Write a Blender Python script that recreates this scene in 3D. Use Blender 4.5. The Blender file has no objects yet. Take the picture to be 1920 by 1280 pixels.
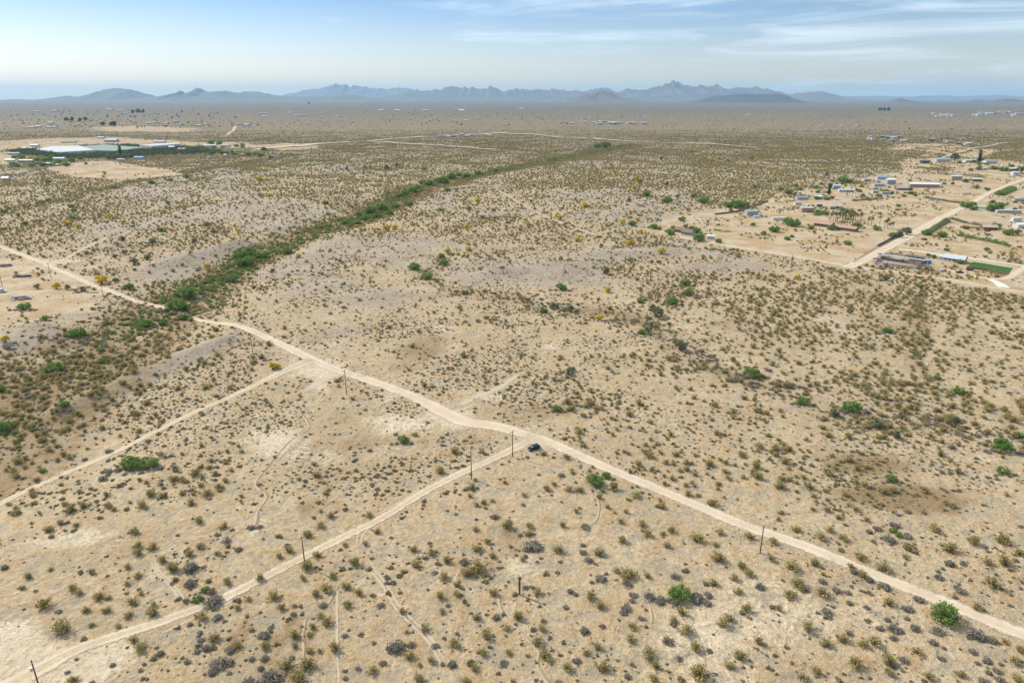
import bpy, bmesh, math, random
import numpy as np
from mathutils import Vector, Matrix
R = math.radians
S = bpy.context.scene
C = S.collection
# ------------------------------------------------------------------ camera, sky, sun, exposure
PITCH = R(19.77); CH = 120.0; FPX = 1280.0; W2, H2 = 960.0, 640.0
cam_d = bpy.data.cameras.new('camera'); cam = bpy.data.objects.new('camera', cam_d); C.objects.link(cam)
cam_d.sensor_width = 36; cam_d.lens = 24.0; cam_d.clip_start = 1.0; cam_d.clip_end = 200000
cam.location = (0, 0, CH); cam.rotation_euler = (R(90) - PITCH, 0, 0)
S.camera = cam
S.view_settings.view_transform = 'Standard'; S.view_settings.look = 'None'
S.view_settings.exposure = 0.42; S.view_settings.gamma = 1; S.view_settings.use_curve_mapping = False
SUN_EL = R(40); SUN_DIR = Vector((-0.86, 0.51, 0)).normalized()          # horizontal direction towards the sun
sd = bpy.data.lights.new('sun', 'SUN'); sd.energy = 4.2; sd.angle = R(0.5); sd.color = (1.0, 0.92, 0.79)
sun = bpy.data.objects.new('sun', sd); C.objects.link(sun)
tow = Vector((SUN_DIR.x*math.cos(SUN_EL), SUN_DIR.y*math.cos(SUN_EL), math.sin(SUN_EL)))
sun.rotation_euler = tow.to_track_quat('Z', 'Y').to_euler(); sun.location = (0, 0, 900)
world = bpy.data.worlds.new('World'); S.world = world; world.use_nodes = True
def build_world():
    nt = world.node_tree; n = nt.nodes; l = nt.links; n.clear()
    out = n.new('ShaderNodeOutputWorld'); bg = n.new('ShaderNodeBackground'); bg.inputs[1].default_value = 0.098
    sky = n.new('ShaderNodeTexSky'); sky.sky_type = 'NISHITA'; sky.sun_disc = False
    sky.sun_elevation = SUN_EL; sky.sun_rotation = math.atan2(SUN_DIR.x, SUN_DIR.y)
    sky.altitude = 500; sky.air_density = 1.25; sky.dust_density = 0.7; sky.ozone_density = 1.6
    tc = n.new('ShaderNodeTexCoord'); sp = n.new('ShaderNodeSeparateXYZ'); l.new(tc.outputs['Generated'], sp.inputs[0])
    def m(op, a, b=None, c=None):
        x = n.new('ShaderNodeMath'); x.operation = op
        for i, v in enumerate((a, b, c)):
            if v is None: continue
            if isinstance(v, (int, float)): x.inputs[i].default_value = v
            else: l.new(v, x.inputs[i])
        return x.outputs[0]
    den = m('ADD', m('MAXIMUM', sp.outputs[2], 0.0), 0.035)
    u = m('DIVIDE', sp.outputs[0], den); v = m('DIVIDE', sp.outputs[1], den)
    cb = n.new('ShaderNodeCombineXYZ'); l.new(m('MULTIPLY', sp.outputs[0], 2.2), cb.inputs[0]); l.new(m('MULTIPLY', sp.outputs[2], 9.0), cb.inputs[1])
    mp = n.new('ShaderNodeMapping'); mp.inputs['Rotation'].default_value = (0, 0, R(-24)); mp.inputs['Scale'].default_value = (0.9, 2.6, 1)
    l.new(cb.outputs[0], mp.inputs[0])
    nz = n.new('ShaderNodeTexNoise'); nz.inputs['Scale'].default_value = 2.0; nz.inputs['Detail'].default_value = 9
    nz.inputs['Roughness'].default_value = 0.62; nz.inputs['Distortion'].default_value = 0.7; l.new(mp.outputs[0], nz.inputs[0])
    nb = n.new('ShaderNodeTexNoise'); nb.inputs['Scale'].default_value = 1.3; nb.inputs['Detail'].default_value = 2; l.new(cb.outputs[0], nb.inputs[0])
    # more cirrus towards the right part of the sky
    side = m('MULTIPLY_ADD', sp.outputs[0], 0.42, 0.0)
    low = m('MULTIPLY_ADD', nb.outputs[0], 0.5, -0.25)
    f = m('ADD', m('ADD', nz.outputs[0], m('MULTIPLY', side, .6)), m('ADD', low, m('MULTIPLY_ADD', sp.outputs[2], 1.6, -0.16)))
    mr = n.new('ShaderNodeMapRange'); mr.interpolation_type = 'SMOOTHSTEP'
    mr.inputs[1].default_value = 0.45; mr.inputs[2].default_value = 0.78; mr.inputs[3].default_value = 0; mr.inputs[4].default_value = 0.55
    l.new(f, mr.inputs[0])
    mx = n.new('ShaderNodeMix'); mx.data_type = 'RGBA'; l.new(mr.outputs[0], mx.inputs[0])
    tint = n.new('ShaderNodeMix'); tint.data_type = 'RGBA'; tint.blend_type = 'MULTIPLY'; tint.inputs[0].default_value = 1; tint.inputs[7].default_value = (.88, .93, 1.06, 1)   # air colour
    zr = n.new('ShaderNodeMapRange'); zr.interpolation_type = 'SMOOTHSTEP'; zr.inputs[1].default_value = 0.015; zr.inputs[2].default_value = 0.16; l.new(sp.outputs[2], zr.inputs[0])
    tz = n.new('ShaderNodeMix'); tz.data_type = 'RGBA'; l.new(zr.outputs[0], tz.inputs[0]); tz.inputs[6].default_value = (.93, .95, 1.16, 1); tz.inputs[7].default_value = (.42, .60, .92, 1); l.new(tz.outputs[2], tint.inputs[7])
    l.new(sky.outputs[0], tint.inputs[6]); l.new(tint.outputs[2], mx.inputs[6])
    mx.inputs[7].default_value = (8.6, 9.6, 10.4, 1)
    l.new(mx.outputs[2], bg.inputs[0]); l.new(bg.outputs[0], out.inputs[0])
build_world()
# ------------------------------------------------------------------ tools
CP, SP = math.cos(PITCH), math.sin(PITCH)
def ray(px, py):
    u = (px - W2)/FPX; v = (py - H2)/FPX
    return u, CP - v*SP, -(SP + v*CP)
def proj(x, y, z):
    dz = CH - z
    d = y*CP + dz*SP; dn = dz*CP - y*SP
    return W2 + FPX*x/d, H2 + FPX*dn/d
ERAD = 2*7.4e6            # twice the earth's radius with refraction: the plain curves away
def G0(px, py, z=0.0):
    a, b, c = ray(px, py); t = (CH - z)/(-c)
    return a*t, b*t
def hsh(ix, iy, seed):
    n = (ix*374761393 + iy*668265263 + seed*1442695041) & 0x7fffffff
    n = ((n ^ (n >> 13))*1274126177) & 0x7fffffff
    n = n ^ (n >> 16)
    return (n & 0xffff)/65535.0
def vn(x, y, scale, seed=0):
    x = np.asarray(x, float)/scale + 1000; y = np.asarray(y, float)/scale + 1000
    ix = np.floor(x).astype(np.int64); iy = np.floor(y).astype(np.int64)
    fx = x - ix; fy = y - iy; fx = fx*fx*(3 - 2*fx); fy = fy*fy*(3 - 2*fy)
    a = hsh(ix, iy, seed); b = hsh(ix+1, iy, seed); c = hsh(ix, iy+1, seed); d = hsh(ix+1, iy+1, seed)
    return (a*(1-fx) + b*fx)*(1-fy) + (c*(1-fx) + d*fx)*fy
def fbm(x, y, scale, octv=4, seed=0, rough=0.5):
    t = 0; a = 1; s = 0
    for i in range(octv):
        t = t + a*vn(x, y, scale/2**i, seed + i*17); s += a; a *= rough
    return t/s
def sst(a, b, x):
    t = np.clip((x - a)/(b - a), 0, 1); return t*t*(3 - 2*t)
def resample(P, step):
    P = [Vector((p[0], p[1], 0)) for p in P]
    out = []
    for i in range(len(P)-1):
        p0 = P[max(i-1, 0)]; p1 = P[i]; p2 = P[i+1]; p3 = P[min(i+2, len(P)-1)]
        n = max(1, int((p2-p1).length/step))
        for k in range(n):
            t = k/n
            q = 0.5*((2*p1) + (p2-p0)*t + (2*p0-5*p1+4*p2-p3)*t*t + (3*p1-p0-3*p2+p3)*t**3)
            out.append((q.x, q.y, i + t))
    out.append((P[-1].x, P[-1].y, len(P)-1.0))
    return np.array(out)
def dist_poly(X, Y, P, maxd):
    """distance to a polyline and parameter, computed only near it"""
    D = np.full(X.shape, 1e9); T = np.zeros(X.shape)
    for i in range(len(P)-1):
        x0, y0 = P[i][:2]; x1, y1 = P[i+1][:2]
        m = (X > min(x0, x1)-maxd) & (X < max(x0, x1)+maxd) & (Y > min(y0, y1)-maxd) & (Y < max(y0, y1)+maxd)
        if not m.any(): continue
        dx, dy = x1-x0, y1-y0; L = dx*dx+dy*dy + 1e-9
        t = np.clip(((X[m]-x0)*dx + (Y[m]-y0)*dy)/L, 0, 1)
        d = np.hypot(X[m]-x0-t*dx, Y[m]-y0-t*dy)
        cur = D[m]; b = d < cur; cur[b] = d[b]; D[m] = cur
        ct = T[m]; ct[b] = i + t[b]; T[m] = ct
    return D, T
def poly_in(X, Y, P, soft):
    """1 inside the polygon, fading to 0 over soft metres outside"""
    res = np.zeros(X.shape)
    P = np.array(P); bb = (X > P[:,0].min()-soft) & (X < P[:,0].max()+soft) & (Y > P[:,1].min()-soft) & (Y < P[:,1].max()+soft)
    if not bb.any(): return res
    x = X[bb]; y = Y[bb]; ins = np.zeros(x.shape, bool); n = len(P)
    for i in range(n):
        x0, y0 = P[i]; x1, y1 = P[(i+1) % n]
        if y0 == y1: continue
        c = ((y0 > y) != (y1 > y)) & (x < (x1-x0)*(y-y0)/(y1-y0) + x0); ins ^= c
    D, _ = dist_poly(x, y, list(map(tuple, P)) + [tuple(P[0])], soft+1)
    r = np.where(ins, 1.0, np.clip(1 - D/soft, 0, 1)); res[bb] = r
    return res
def PP(pts): return [G0(a, b) for a, b in pts]
# ------------------------------------------------------------------ the land: washes, ridges, patches (photo places turned into ground metres)
WASHES = [  # points, half width, depth
    (PP([(-120,860),(0,770),(60,720),(130,680),(200,635),(270,598),(330,560),(400,520),(450,490),(520,460),(560,440),(620,420),(680,400),(740,370),(800,345),(860,330),(930,320),(1010,304),(1100,285),(1180,272)]),
        [45,42,40,36,32,30,28,25,24,22,22,24,28,32,30,26,24,30,36,40], 3.0),
    (PP([(830,480),(835,500),(800,515),(870,545),(950,556),(1060,580),(1150,590),(1220,603),(1280,640),(1340,680),(1400,708),(1480,730),(1560,765),(1650,792),(1720,778),(1800,790),(1990,850)]),
        [6,7,8,9,9,9,9,9,9,8,8,8,8,9,9,9,9], 1.2),
    (PP([(1725,545),(1730,590),(1735,640),(1720,670),(1760,710),(1800,735),(1960,800)]), [4]*7, 0.8),
    (PP([(1180,350),(1210,365),(1260,375),(1320,378),(1390,382)]), [14]*5, 1.0),
    (PP([(-60,405),(60,385),(120,373),(200,352),(300,335),(390,318),(480,300),(560,290)]), [16]*8, 1.5),
    (PP([(-60,440),(150,410),(260,400),(330,388),(450,372)]), [9]*5, 1.0),
    (PP([(920,930),(935,970),(945,1000),(980,1040)]), [4]*4, 0.3),
    (PP([(1500,305),(1640,305),(1720,310),(1800,318)]), [25]*4, 1.0),
    (PP([(820,440),(850,430),(900,415),(960,400)]), [7]*4, 0.8),
]
RIDGES = [(PP([(120,760),(180,735),(240,712),(300,690),(360,665),(430,640)]), [7,9,10,10,9,6], 4.2),
          (PP([(300,500),(345,488),(400,470),(450,455)]), [10,14,14,10], 4.0),
          (PP([(900,520),(950,510),(1040,502),(1110,498)]), [14,17,17,10], 3.5),
          (PP([(1090,482),(1150,476),(1250,470),(1350,478)]), [10,15,12,10], 3.0),
          (PP([(20,640),(60,620),(100,640)]), [10,12,8], 3.0)]
def build_axis(fine, lim, g, s0=4.0, lo=None):
    a = [0.0]; s = s0
    while a[-1] < lim:
        if a[-1] > fine: s *= g
        a.append(a[-1] + s)
    return np.array(a)
ax = build_axis(430, 64000, 1.035); XS = np.concatenate([-ax[::-1][:-1], ax])
ay = build_axis(640, 52000, 1.014); YS = np.concatenate([[-3000, -1200, -500, -200, -80, -40, -20, 0, 10, 20, 30], 36 + ay])
GX, GY = np.meshgrid(XS, YS)
def base_height(X, Y):
    far = sst(300, 800, Y)
    h = (fbm(X, Y, 90, 3, 3) - .5)*1.6
    h = h + far*(fbm(X, Y, 150, 4, 5, .55) - .45)*13 + sst(900, 2500, Y)*(fbm(X, Y, 900, 2, 8) - .5)*6
    h = h*(1 - .6*sst(1500, 4000, Y))
    return h
def width_at(Wd, T):
    Wd = np.array(Wd, float); return np.interp(T, np.arange(len(Wd)), Wd)
HZ = base_height(GX, GY)
calm = 1 - sst(800, 1300, np.hypot(GX - 560, GY - 760)*1.0 + 350)       # the farm plots on the right are level
HZ = HZ*(1 - calm*0.8)
m_wash = np.zeros(GX.shape); m_grey = np.zeros(GX.shape)
for P, Wd, dep in WASHES:
    D, T = dist_poly(GX, GY, P, 130); w = width_at(Wd, T)
    k = 1 - sst(0.7, 1.9, D/w); HZ -= dep*k
    m_wash = np.maximum(m_wash, (1 if dep >= 1.5 else .6)*(1 - sst(0.5, 1.5, D/w)))
for P, Wd, hi in RIDGES:
    D, T = dist_poly(GX, GY, P, 60); w = width_at(Wd, T)
    HZ += hi*np.exp(-(D/w)**2); m_grey = np.maximum(m_grey, 1.15*np.exp(-(D/(w*1.35))**2))
HZ -= (GX**2 + GY**2)/ERAD
def Hat(x, y):
    x = np.asarray(x, float); y = np.asarray(y, float)
    i = np.clip(np.searchsorted(XS, x) - 1, 0, len(XS)-2); j = np.clip(np.searchsorted(YS, y) - 1, 0, len(YS)-2)
    fx = (x - XS[i])/(XS[i+1]-XS[i]); fy = (y - YS[j])/(YS[j+1]-YS[j])
    return (HZ[j, i]*(1-fx) + HZ[j, i+1]*fx)*(1-fy) + (HZ[j+1, i]*(1-fx) + HZ[j+1, i+1]*fx)*fy
def G(px, py):
    z = 0.0
    for _ in range(10):
        x, y = G0(px, py, z); z = 0.5*z + 0.5*float(Hat(x, y))
    return x, y, float(Hat(x, y))
def sizem(px, x, y): return px/FPX*(y*CP + CH*SP)
# patches: (px, py, radius x px, radius y px, strength)
GREYS = [(420,475,80,18,1),(340,505,60,22,1),(550,500,110,30,.9),(600,540,150,35,.7),(860,500,90,30,.6),(1020,505,110,22,1.0),(1200,475,130,18,.9),(1340,500,120,18,.8),
 (60,640,70,22,.9),(40,600,60,18,.6),(640,620,90,25,.7),(690,560,120,35,.7),(1250,520,80,15,.5),(220,620,60,15,.4),(150,590,60,14,.5),(780,620,60,20,.5),(480,395,120,18,.6),(700,470,200,22,.6),(540,430,60,12,.6),(900,350,60,8,.6),
 (820,375,80,12,.7),(930,405,120,14,.5),(1240,680,90,25,.35),(1480,620,140,40,.4),(1650,620,120,30,.4),(1500,560,140,25,.35),(1750,680,120,35,.35)]
PALES = [(850,792,45,14,1.2),(790,798,60,9,1),(720,812,45,8,.8),(1010,835,28,10,1.0),(610,700,40,16,1.1),(560,700,30,10,.8),(830,615,50,14,.6),(850,650,45,14,.6),(750,640,60,16,.5),(980,620,40,12,.5),(1035,650,30,8,.8),(880,690,80,18,.5),(590,690,55,20,1),(600,725,45,30,.8),(700,680,60,25,.4),(760,745,60,10,.6),(760,790,100,18,.9),(830,780,60,18,1),
 (920,745,60,16,.8),(1110,590,110,22,.5),(1200,570,80,18,.5),(1100,560,60,14,.5),(530,830,80,40,.5),(600,860,90,30,.7),(560,760,80,25,.4),(900,880,60,20,.4),(500,1060,60,20,.3),(620,1000,70,30,.4),(730,1000,90,30,.35),(980,1060,50,35,.9),(1180,1010,50,20,.7),(1060,1000,40,14,.6),(1020,1180,60,30,.4),
 (130,1010,110,14,.9),(60,1255,110,55,1.3),(0,1210,60,40,1.2),(200,1240,60,30,.7),(860,1090,90,40,.4),(300,1060,30,60,.5),(390,1060,40,40,.4),(380,880,120,30,.3),(40,500,90,24,1),(110,570,110,18,1),(60,545,140,18,.9),(170,500,60,10,.6),(30,580,70,14,.8),
 (1480,960,120,25,.3),(1660,1050,120,30,.3),(1850,860,60,12,.6),(1150,800,80,20,.4),(990,800,60,8,.6),(1090,1230,80,30,.3),(1300,1200,90,30,.3),(700,1120,120,40,.35),(330,830,160,20,.35),(480,990,20,40,.8)]
BROWNS = [(800,650,60,34,1),(760,690,50,22,.7),(900,590,60,12,.6),(1010,770,120,28,.7),(1080,745,80,20,.4),(590,640,50,18,.6),(560,670,60,14,.5),(640,770,60,22,.5),(880,830,100,22,.5),(560,850,60,22,.5),(380,930,70,40,.55),(300,900,60,20,.35),(1620,870,120,30,1.3),(1700,930,130,28,1.7),(1560,840,60,20,.6),
 (1760,945,80,18,1.7),(850,1130,70,50,.6),(900,1060,80,40,.4),(560,960,100,20,.3),(330,830,120,16,.4),(450,790,100,18,.5),(200,1170,90,30,.45),(640,730,60,10,.5),(180,700,160,60,.7),(260,640,110,40,.7),(60,760,80,40,.6),(1010,1000,80,30,.25),(960,740,90,18,.5),(780,830,80,18,.5),(680,830,60,20,.35),(1330,700,90,18,.4),(1250,790,80,18,.3)]
LOTS = [PP(p) for p in [
 [(1330,455),(1400,415),(1440,385),(1470,362),(1560,352),(1640,332),(1700,322),(1990,322),(1990,560),(1870,540),(1700,512),(1600,497),(1490,478),(1400,466)],
 [(1215,430),(1290,400),(1370,392),(1430,420),(1400,460),(1320,452),(1260,440)],
 [(105,318),(150,306),(215,303),(345,328),(300,334),(230,335),(160,330)],
 [(-60,268),(60,262),(200,259),(350,264),(480,270),(520,276),(480,280),(350,272),(180,274),(60,280),(0,284),(60,298),(40,308),(-60,308)],
 [(505,277),(530,271),(600,270),(590,281),(530,283)],
 [(1700,300),(1800,275),(1870,282),(1830,300),(1990,310),(1990,325),(1700,325)],
 [(1660,280),(1700,268),(1790,270),(1830,280),(1760,285)],
 [(-60,480),(60,495),(120,512),(190,533),(180,560),(110,580),(60,600),(-60,620)],
 [(180,238),(260,236),(370,241),(350,247),(200,246)]]]
m_pale = np.zeros(GX.shape); m_brown = np.zeros(GX.shape); m_lot = np.zeros(GX.shape)
PXg, PYg = proj(GX, np.maximum(GY, 30), 0*GX)
BN = fbm(GX, GY, 26, 3, 201, .6)
def blobs(M, L):
    for (px, py, rx, ry, s) in L:          # an ellipse on the ground with the photo patch's real extent
        cx, cy = G0(px, py); ax_ = sizem(rx, cx, cy); ay_ = abs(G0(px, py-ry)[1] - G0(px, py+ry)[1])/2
        q = (((GX-cx)/ax_)**2 + ((GY-cy)/ay_)**2)*(.25 + 1.7*BN)
        np.maximum(M, s*np.exp(-q*1.1), out=M)
blobs(m_grey, GREYS); blobs(m_pale, PALES); blobs(m_brown, BROWNS)
m_pale = np.maximum(m_pale, 1.35*poly_in(GX, GY, PP([(-140,1170),(25,1185),(60,1225),(150,1240),(230,1225),(120,1300),(60,1400),(-200,1400)]), 8))
for P in LOTS: m_lot = np.maximum(m_lot, poly_in(GX, GY, P, 14))
hi = fbm(GX, GY, 150, 4, 5, .55)
m_grey = np.clip(m_grey + sst(300, 600, GY)*(np.clip((hi-.45)*3.5, 0, .7) + np.clip((fbm(GX, GY, 42, 3, 57)-.47)*4, 0, .55))*(1-m_wash), 0, 1.2)
m_brown = np.clip(m_brown + m_wash*.85 + np.clip((fbm(GX, GY, 60, 3, 40)-.62)*3, 0, .6), 0, 1.3)
m_pale = np.clip(m_pale + np.clip((fbm(GX, GY, 45, 3, 50)-.62)*3.0, 0, .6)*(1 - .7*sst(350, 700, GY)), 0, 1.3)
m_far = sst(900, 2100, GY)*(1-.75*m_lot)
m_farg = sst(2800, 6500, GY)
# ------------------------------------------------------------------ materials
def mat(name):
    m = bpy.data.materials.new(name); m.use_nodes = True; nt = m.node_tree
    return m, nt, nt.nodes['Principled BSDF'], nt.nodes['Material Output']
def node(nt, typ, ins=None, **kw):
    n = nt.nodes.new(typ)
    for k, v in kw.items(): setattr(n, k, v)
    for k, v in (ins or {}).items():
        if isinstance(v, bpy.types.NodeSocket): nt.links.new(v, n.inputs[k])
        else: n.inputs[k].default_value = v
    return n
def mth(nt, op, a, b=0.0, c=0.0): return node(nt, 'ShaderNodeMath', {0: a, 1: b, 2: c}, operation=op).outputs[0]
def smo(nt, v, a, b, lo=0.0, hi=1.0):
    return node(nt, 'ShaderNodeMapRange', {0: v, 1: a, 2: b, 3: lo, 4: hi}, interpolation_type='SMOOTHSTEP').outputs[0]
def mixc(nt, f, a, b, bt='MIX'):
    n = nt.nodes.new('ShaderNodeMix'); n.data_type = 'RGBA'; n.blend_type = bt
    for i, v in ((0, f), (6, a), (7, b)):
        if isinstance(v, bpy.types.NodeSocket): nt.links.new(v, n.inputs[i])
        elif i == 0: n.inputs[0].default_value = v
        else: n.inputs[i].default_value = (*v, 1)
    return n.outputs[2]
def noi(nt, vec, scale, det=4, rough=.55, dist=0.0):
    return node(nt, 'ShaderNodeTexNoise', {'Vector': vec, 'Scale': scale, 'Detail': det, 'Roughness': rough, 'Distortion': dist}).outputs[0]
def attr(nt, nm): return node(nt, 'ShaderNodeAttribute', attribute_name=nm, attribute_type='GEOMETRY').outputs['Fac']
def simple(name, col, rough=.7, metal=0, var=.12, scale=1.5):
    m, nt, b, o = mat(name); tc = node(nt, 'ShaderNodeTexCoord').outputs['Object']
    n = noi(nt, tc, scale, 5)
    c = mixc(nt, n, tuple(x*(1-var) for x in col), tuple(min(1, x*(1+var)) for x in col))
    nt.links.new(c, b.inputs['Base Color']); b.inputs['Roughness'].default_value = rough; b.inputs['Metallic'].default_value = metal
    return m
def ground_mat():
    m, nt, b, o = mat('desert_soil'); L = nt.links
    tc = node(nt, 'ShaderNodeTexCoord').outputs['Object']
    n1 = noi(nt, tc, .035, 6, .6); n2 = noi(nt, tc, .16, 6, .62, .4); n3 = noi(nt, tc, .7, 5, .65); n4 = noi(nt, tc, 2.6, 4, .7)
    c = mixc(nt, smo(nt, n1, .35, .65), (.405, .31, .188), (.48, .382, .245))
    c = mixc(nt, smo(nt, n2, .46, .64, 0, .75), c, (.375, .262, .14))         # orange soil
    c = mixc(nt, smo(nt, n2, .53, .38, 0, .8), c, (.31, .262, .185))           # greyer crust
    nm = noi(nt, tc, .33, 7, .72, .8)
    c = mixc(nt, smo(nt, nm, .54, .68, 0, .55), c, (.27, .21, .125)); c = mixc(nt, smo(nt, nm, .44, .32, 0, .5), c, (.54, .455, .34))
    def layer(c, at, col, col2, amp, lo, hi, mx):
        f = mth(nt, 'ADD', attr(nt, at), mth(nt, 'MULTIPLY', mth(nt, 'SUBTRACT', n2, .5), amp))
        f = mth(nt, 'ADD', f, mth(nt, 'MULTIPLY', mth(nt, 'SUBTRACT', n3, .5), amp*.6))
        return mixc(nt, smo(nt, f, lo, hi, 0, mx), c, mixc(nt, smo(nt, n1, .42, .6), col, col2))
    c = layer(c, 'grey', (.30, .247, .19), (.355, .30, .235), 1.0, .3, .85, .8)
    c = layer(c, 'brown', (.235, .16, .083), (.28, .205, .115), 1.5, .3, .9, .85)
    c = layer(c, 'pale', (.55, .46, .325), (.60, .515, .38), 1.5, .35, .95, .82)
    c = layer(c, 'lot', (.47, .385, .265), (.385, .265, .135), .8, .4, .7, .85)
    # low dry herbs and fine gravel: speckle of the soil itself
    v = node(nt, 'ShaderNodeTexVoronoi', {'Vector': tc, 'Scale': .9, 'Randomness': 1.0}, feature='F1').outputs['Distance']
    sp = mth(nt, 'MULTIPLY', smo(nt, v, .30, .12), smo(nt, n2, .42, .6))
    c = mixc(nt, mth(nt, 'MULTIPLY', sp, .62), c, (.20, .16, .095))
    v3 = node(nt, 'ShaderNodeTexVoronoi', {'Vector': tc, 'Scale': .42, 'Randomness': 1.0}, feature='F1').outputs['Distance']
    c = mixc(nt, mth(nt, 'MULTIPLY', smo(nt, v3, .26, .1), .5), c, (.19, .155, .085))
    # beyond the modelled bushes: creosote cover
    vf = node(nt, 'ShaderNodeTexVoronoi', {'Vector': tc, 'Scale': .11, 'Randomness': 1.0}, feature='F1').outputs['Distance']
    n5 = noi(nt, tc, .004, 6, .65, 1.5); n6 = noi(nt, tc, .018, 5, .7)
    cov = mth(nt, 'MULTIPLY', mth(nt, 'ADD', smo(nt, vf, .70, .25, .2, .5), smo(nt, n6, .35, .65, .32, .55)), attr(nt, 'far'))
    c = mixc(nt, cov, c, (.15, .118, .07))
    c = mixc(nt, mth(nt, 'MULTIPLY', smo(nt, n5, .52, .66), mth(nt, 'MULTIPLY', attr(nt, 'far'), .55)), c, (.12, .11, .062))
    c = mixc(nt, mth(nt, 'MULTIPLY', attr(nt, 'plain'), smo(nt, n5, .3, .6, .55, .9)), c, (.12, .11, .085))
    sp2 = mixc(nt, smo(nt, n4, .3, .7), (.80, .78, .76), (1.14, 1.15, 1.16))
    c = mixc(nt, 1.0, c, sp2, 'MULTIPLY')
    c = mixc(nt, 1.0, c, mixc(nt, smo(nt, n3, .3, .7), (.86, .85, .84), (1.1, 1.1, 1.1)), 'MULTIPLY')
    L.new(c, b.inputs['Base Color']); b.inputs['Roughness'].default_value = .95; b.inputs['Specular IOR Level'].default_value = .15
    hgt = mth(nt, 'ADD', mth(nt, 'MULTIPLY', n3, .6), mth(nt, 'MULTIPLY', n2, 1.6))
    hgt = mth(nt, 'ADD', hgt, mth(nt, 'MULTIPLY', n4, .2))
    bp = node(nt, 'ShaderNodeBump', {'Height': hgt, 'Strength': .9, 'Distance': 1.0}); L.new(bp.outputs[0], b.inputs['Normal'])
    return m
def grid_mesh(name, Xg, Yg, Zg, attrs, material):
    ny, nx = Xg.shape; me = bpy.data.meshes.new(name)
    co = np.stack([Xg, Yg, Zg], -1).reshape(-1, 3).astype(np.float32)
    idx = np.arange(nx*ny).reshape(ny, nx)
    f = np.stack([idx[:-1, :-1], idx[:-1, 1:], idx[1:, 1:], idx[1:, :-1]], -1).reshape(-1, 4)
    mesh_np(me, co, f)
    for k, v in attrs.items():
        a = me.attributes.new(k, 'FLOAT', 'POINT'); a.data.foreach_set('value', v.reshape(-1).astype(np.float32))
    me.materials.append(material)
    me.polygons.foreach_set('use_smooth', np.ones(len(f), bool))
    return me
def mesh_np(me, co, quads):
    n, k = quads.shape
    me.vertices.add(len(co)); me.vertices.foreach_set('co', np.asarray(co, np.float32).ravel())
    me.loops.add(n*k); me.loops.foreach_set('vertex_index', quads.astype(np.int32).ravel())
    me.polygons.add(n); me.polygons.foreach_set('loop_start', np.arange(0, n*k, k, dtype=np.int32))
    me.update(calc_edges=True)
def link(name, me, parent=None, col=None):
    o = bpy.data.objects.new(name, me); (col or C).objects.link(o)
    if parent: o.parent = parent
    return o
def tag(o, label=None, cat=None, group=None, kind=None):
    if label: o['label'] = label.strip()
    if cat: o['category'] = cat
    if group: o['group'] = group
    if kind: o['kind'] = kind
    return o
gm = grid_mesh('ground', GX, GY, HZ, {'grey': m_grey, 'brown': m_brown, 'pale': m_pale, 'lot': m_lot, 'far': m_far, 'plain': m_farg}, ground_mat())
tag(link('ground', gm), 'pale sandy desert floor with grey and brown patches', kind='structure')
# ------------------------------------------------------------------ dirt roads and tracks
def road_mat(name, ca, cb, rut, amax=1.0):
    m, nt, b, o = mat(name); tc = node(nt, 'ShaderNodeTexCoord').outputs['Object']; L = nt.links
    n1 = noi(nt, tc, .12, 5, .6); n2 = noi(nt, tc, .9, 5, .7); n3 = noi(nt, tc, 3.5, 3, .7)
    c = mixc(nt, smo(nt, n1, .3, .7), ca, cb)
    u = attr(nt, 'across')
    r = smo(nt, mth(nt, 'ABSOLUTE', mth(nt, 'SUBTRACT', mth(nt, 'ABSOLUTE', u), .48)), .08, .30)     # 0 on the wheel ruts
    r = mth(nt, 'MULTIPLY', r, smo(nt, mth(nt, 'ABSOLUTE', u), .5, .3)); c = mixc(nt, mth(nt, 'MULTIPLY', r, mth(nt, 'MULTIPLY', smo(nt, n2, .3, .6), rut)), c, (.40, .315, .205))
    c = mixc(nt, smo(nt, n3, .5, .75, 0, .25), c, (.38, .31, .22))
    L.new(c, b.inputs['Base Color']); b.inputs['Roughness'].default_value = .95; b.inputs['Specular IOR Level'].default_value = .15
    a = mth(nt, 'ADD', attr(nt, 'fade'), mth(nt, 'MULTIPLY', mth(nt, 'SUBTRACT', n2, .5), 2.0))
    a = mth(nt, 'ADD', a, mth(nt, 'MULTIPLY', mth(nt, 'SUBTRACT', n1, .5), .7))
    a = smo(nt, a, .2, .9, 0, amax)
    tr = node(nt, 'ShaderNodeBsdfTransparent'); mx = node(nt, 'ShaderNodeMixShader', {0: a, 1: tr.outputs[0], 2: b.outputs[0]})
    L.new(mx.outputs[0], o.inputs[0])
    return m
RM = road_mat('graded_dirt', (.50, .41, .295), (.56, .47, .35), .5)
RM2 = road_mat('two_track_dirt', (.49, .40, .28), (.55, .46, .335), 1.0)
RM3 = road_mat('worn_track', (.50, .41, .29), (.55, .46, .34), .3, .82)
RMG = road_mat('light_gravel', (.60, .56, .50), (.66, .62, .55), .15)
RMS = road_mat('wash_sand', (.54, .435, .305), (.47, .37, .25), .0, .8)
RMD = road_mat('rill_dark_side', (.22, .165, .11), (.30, .22, .14), .0)  # darker brown for the strip along one side of each rill
STRIPS = []
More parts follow.
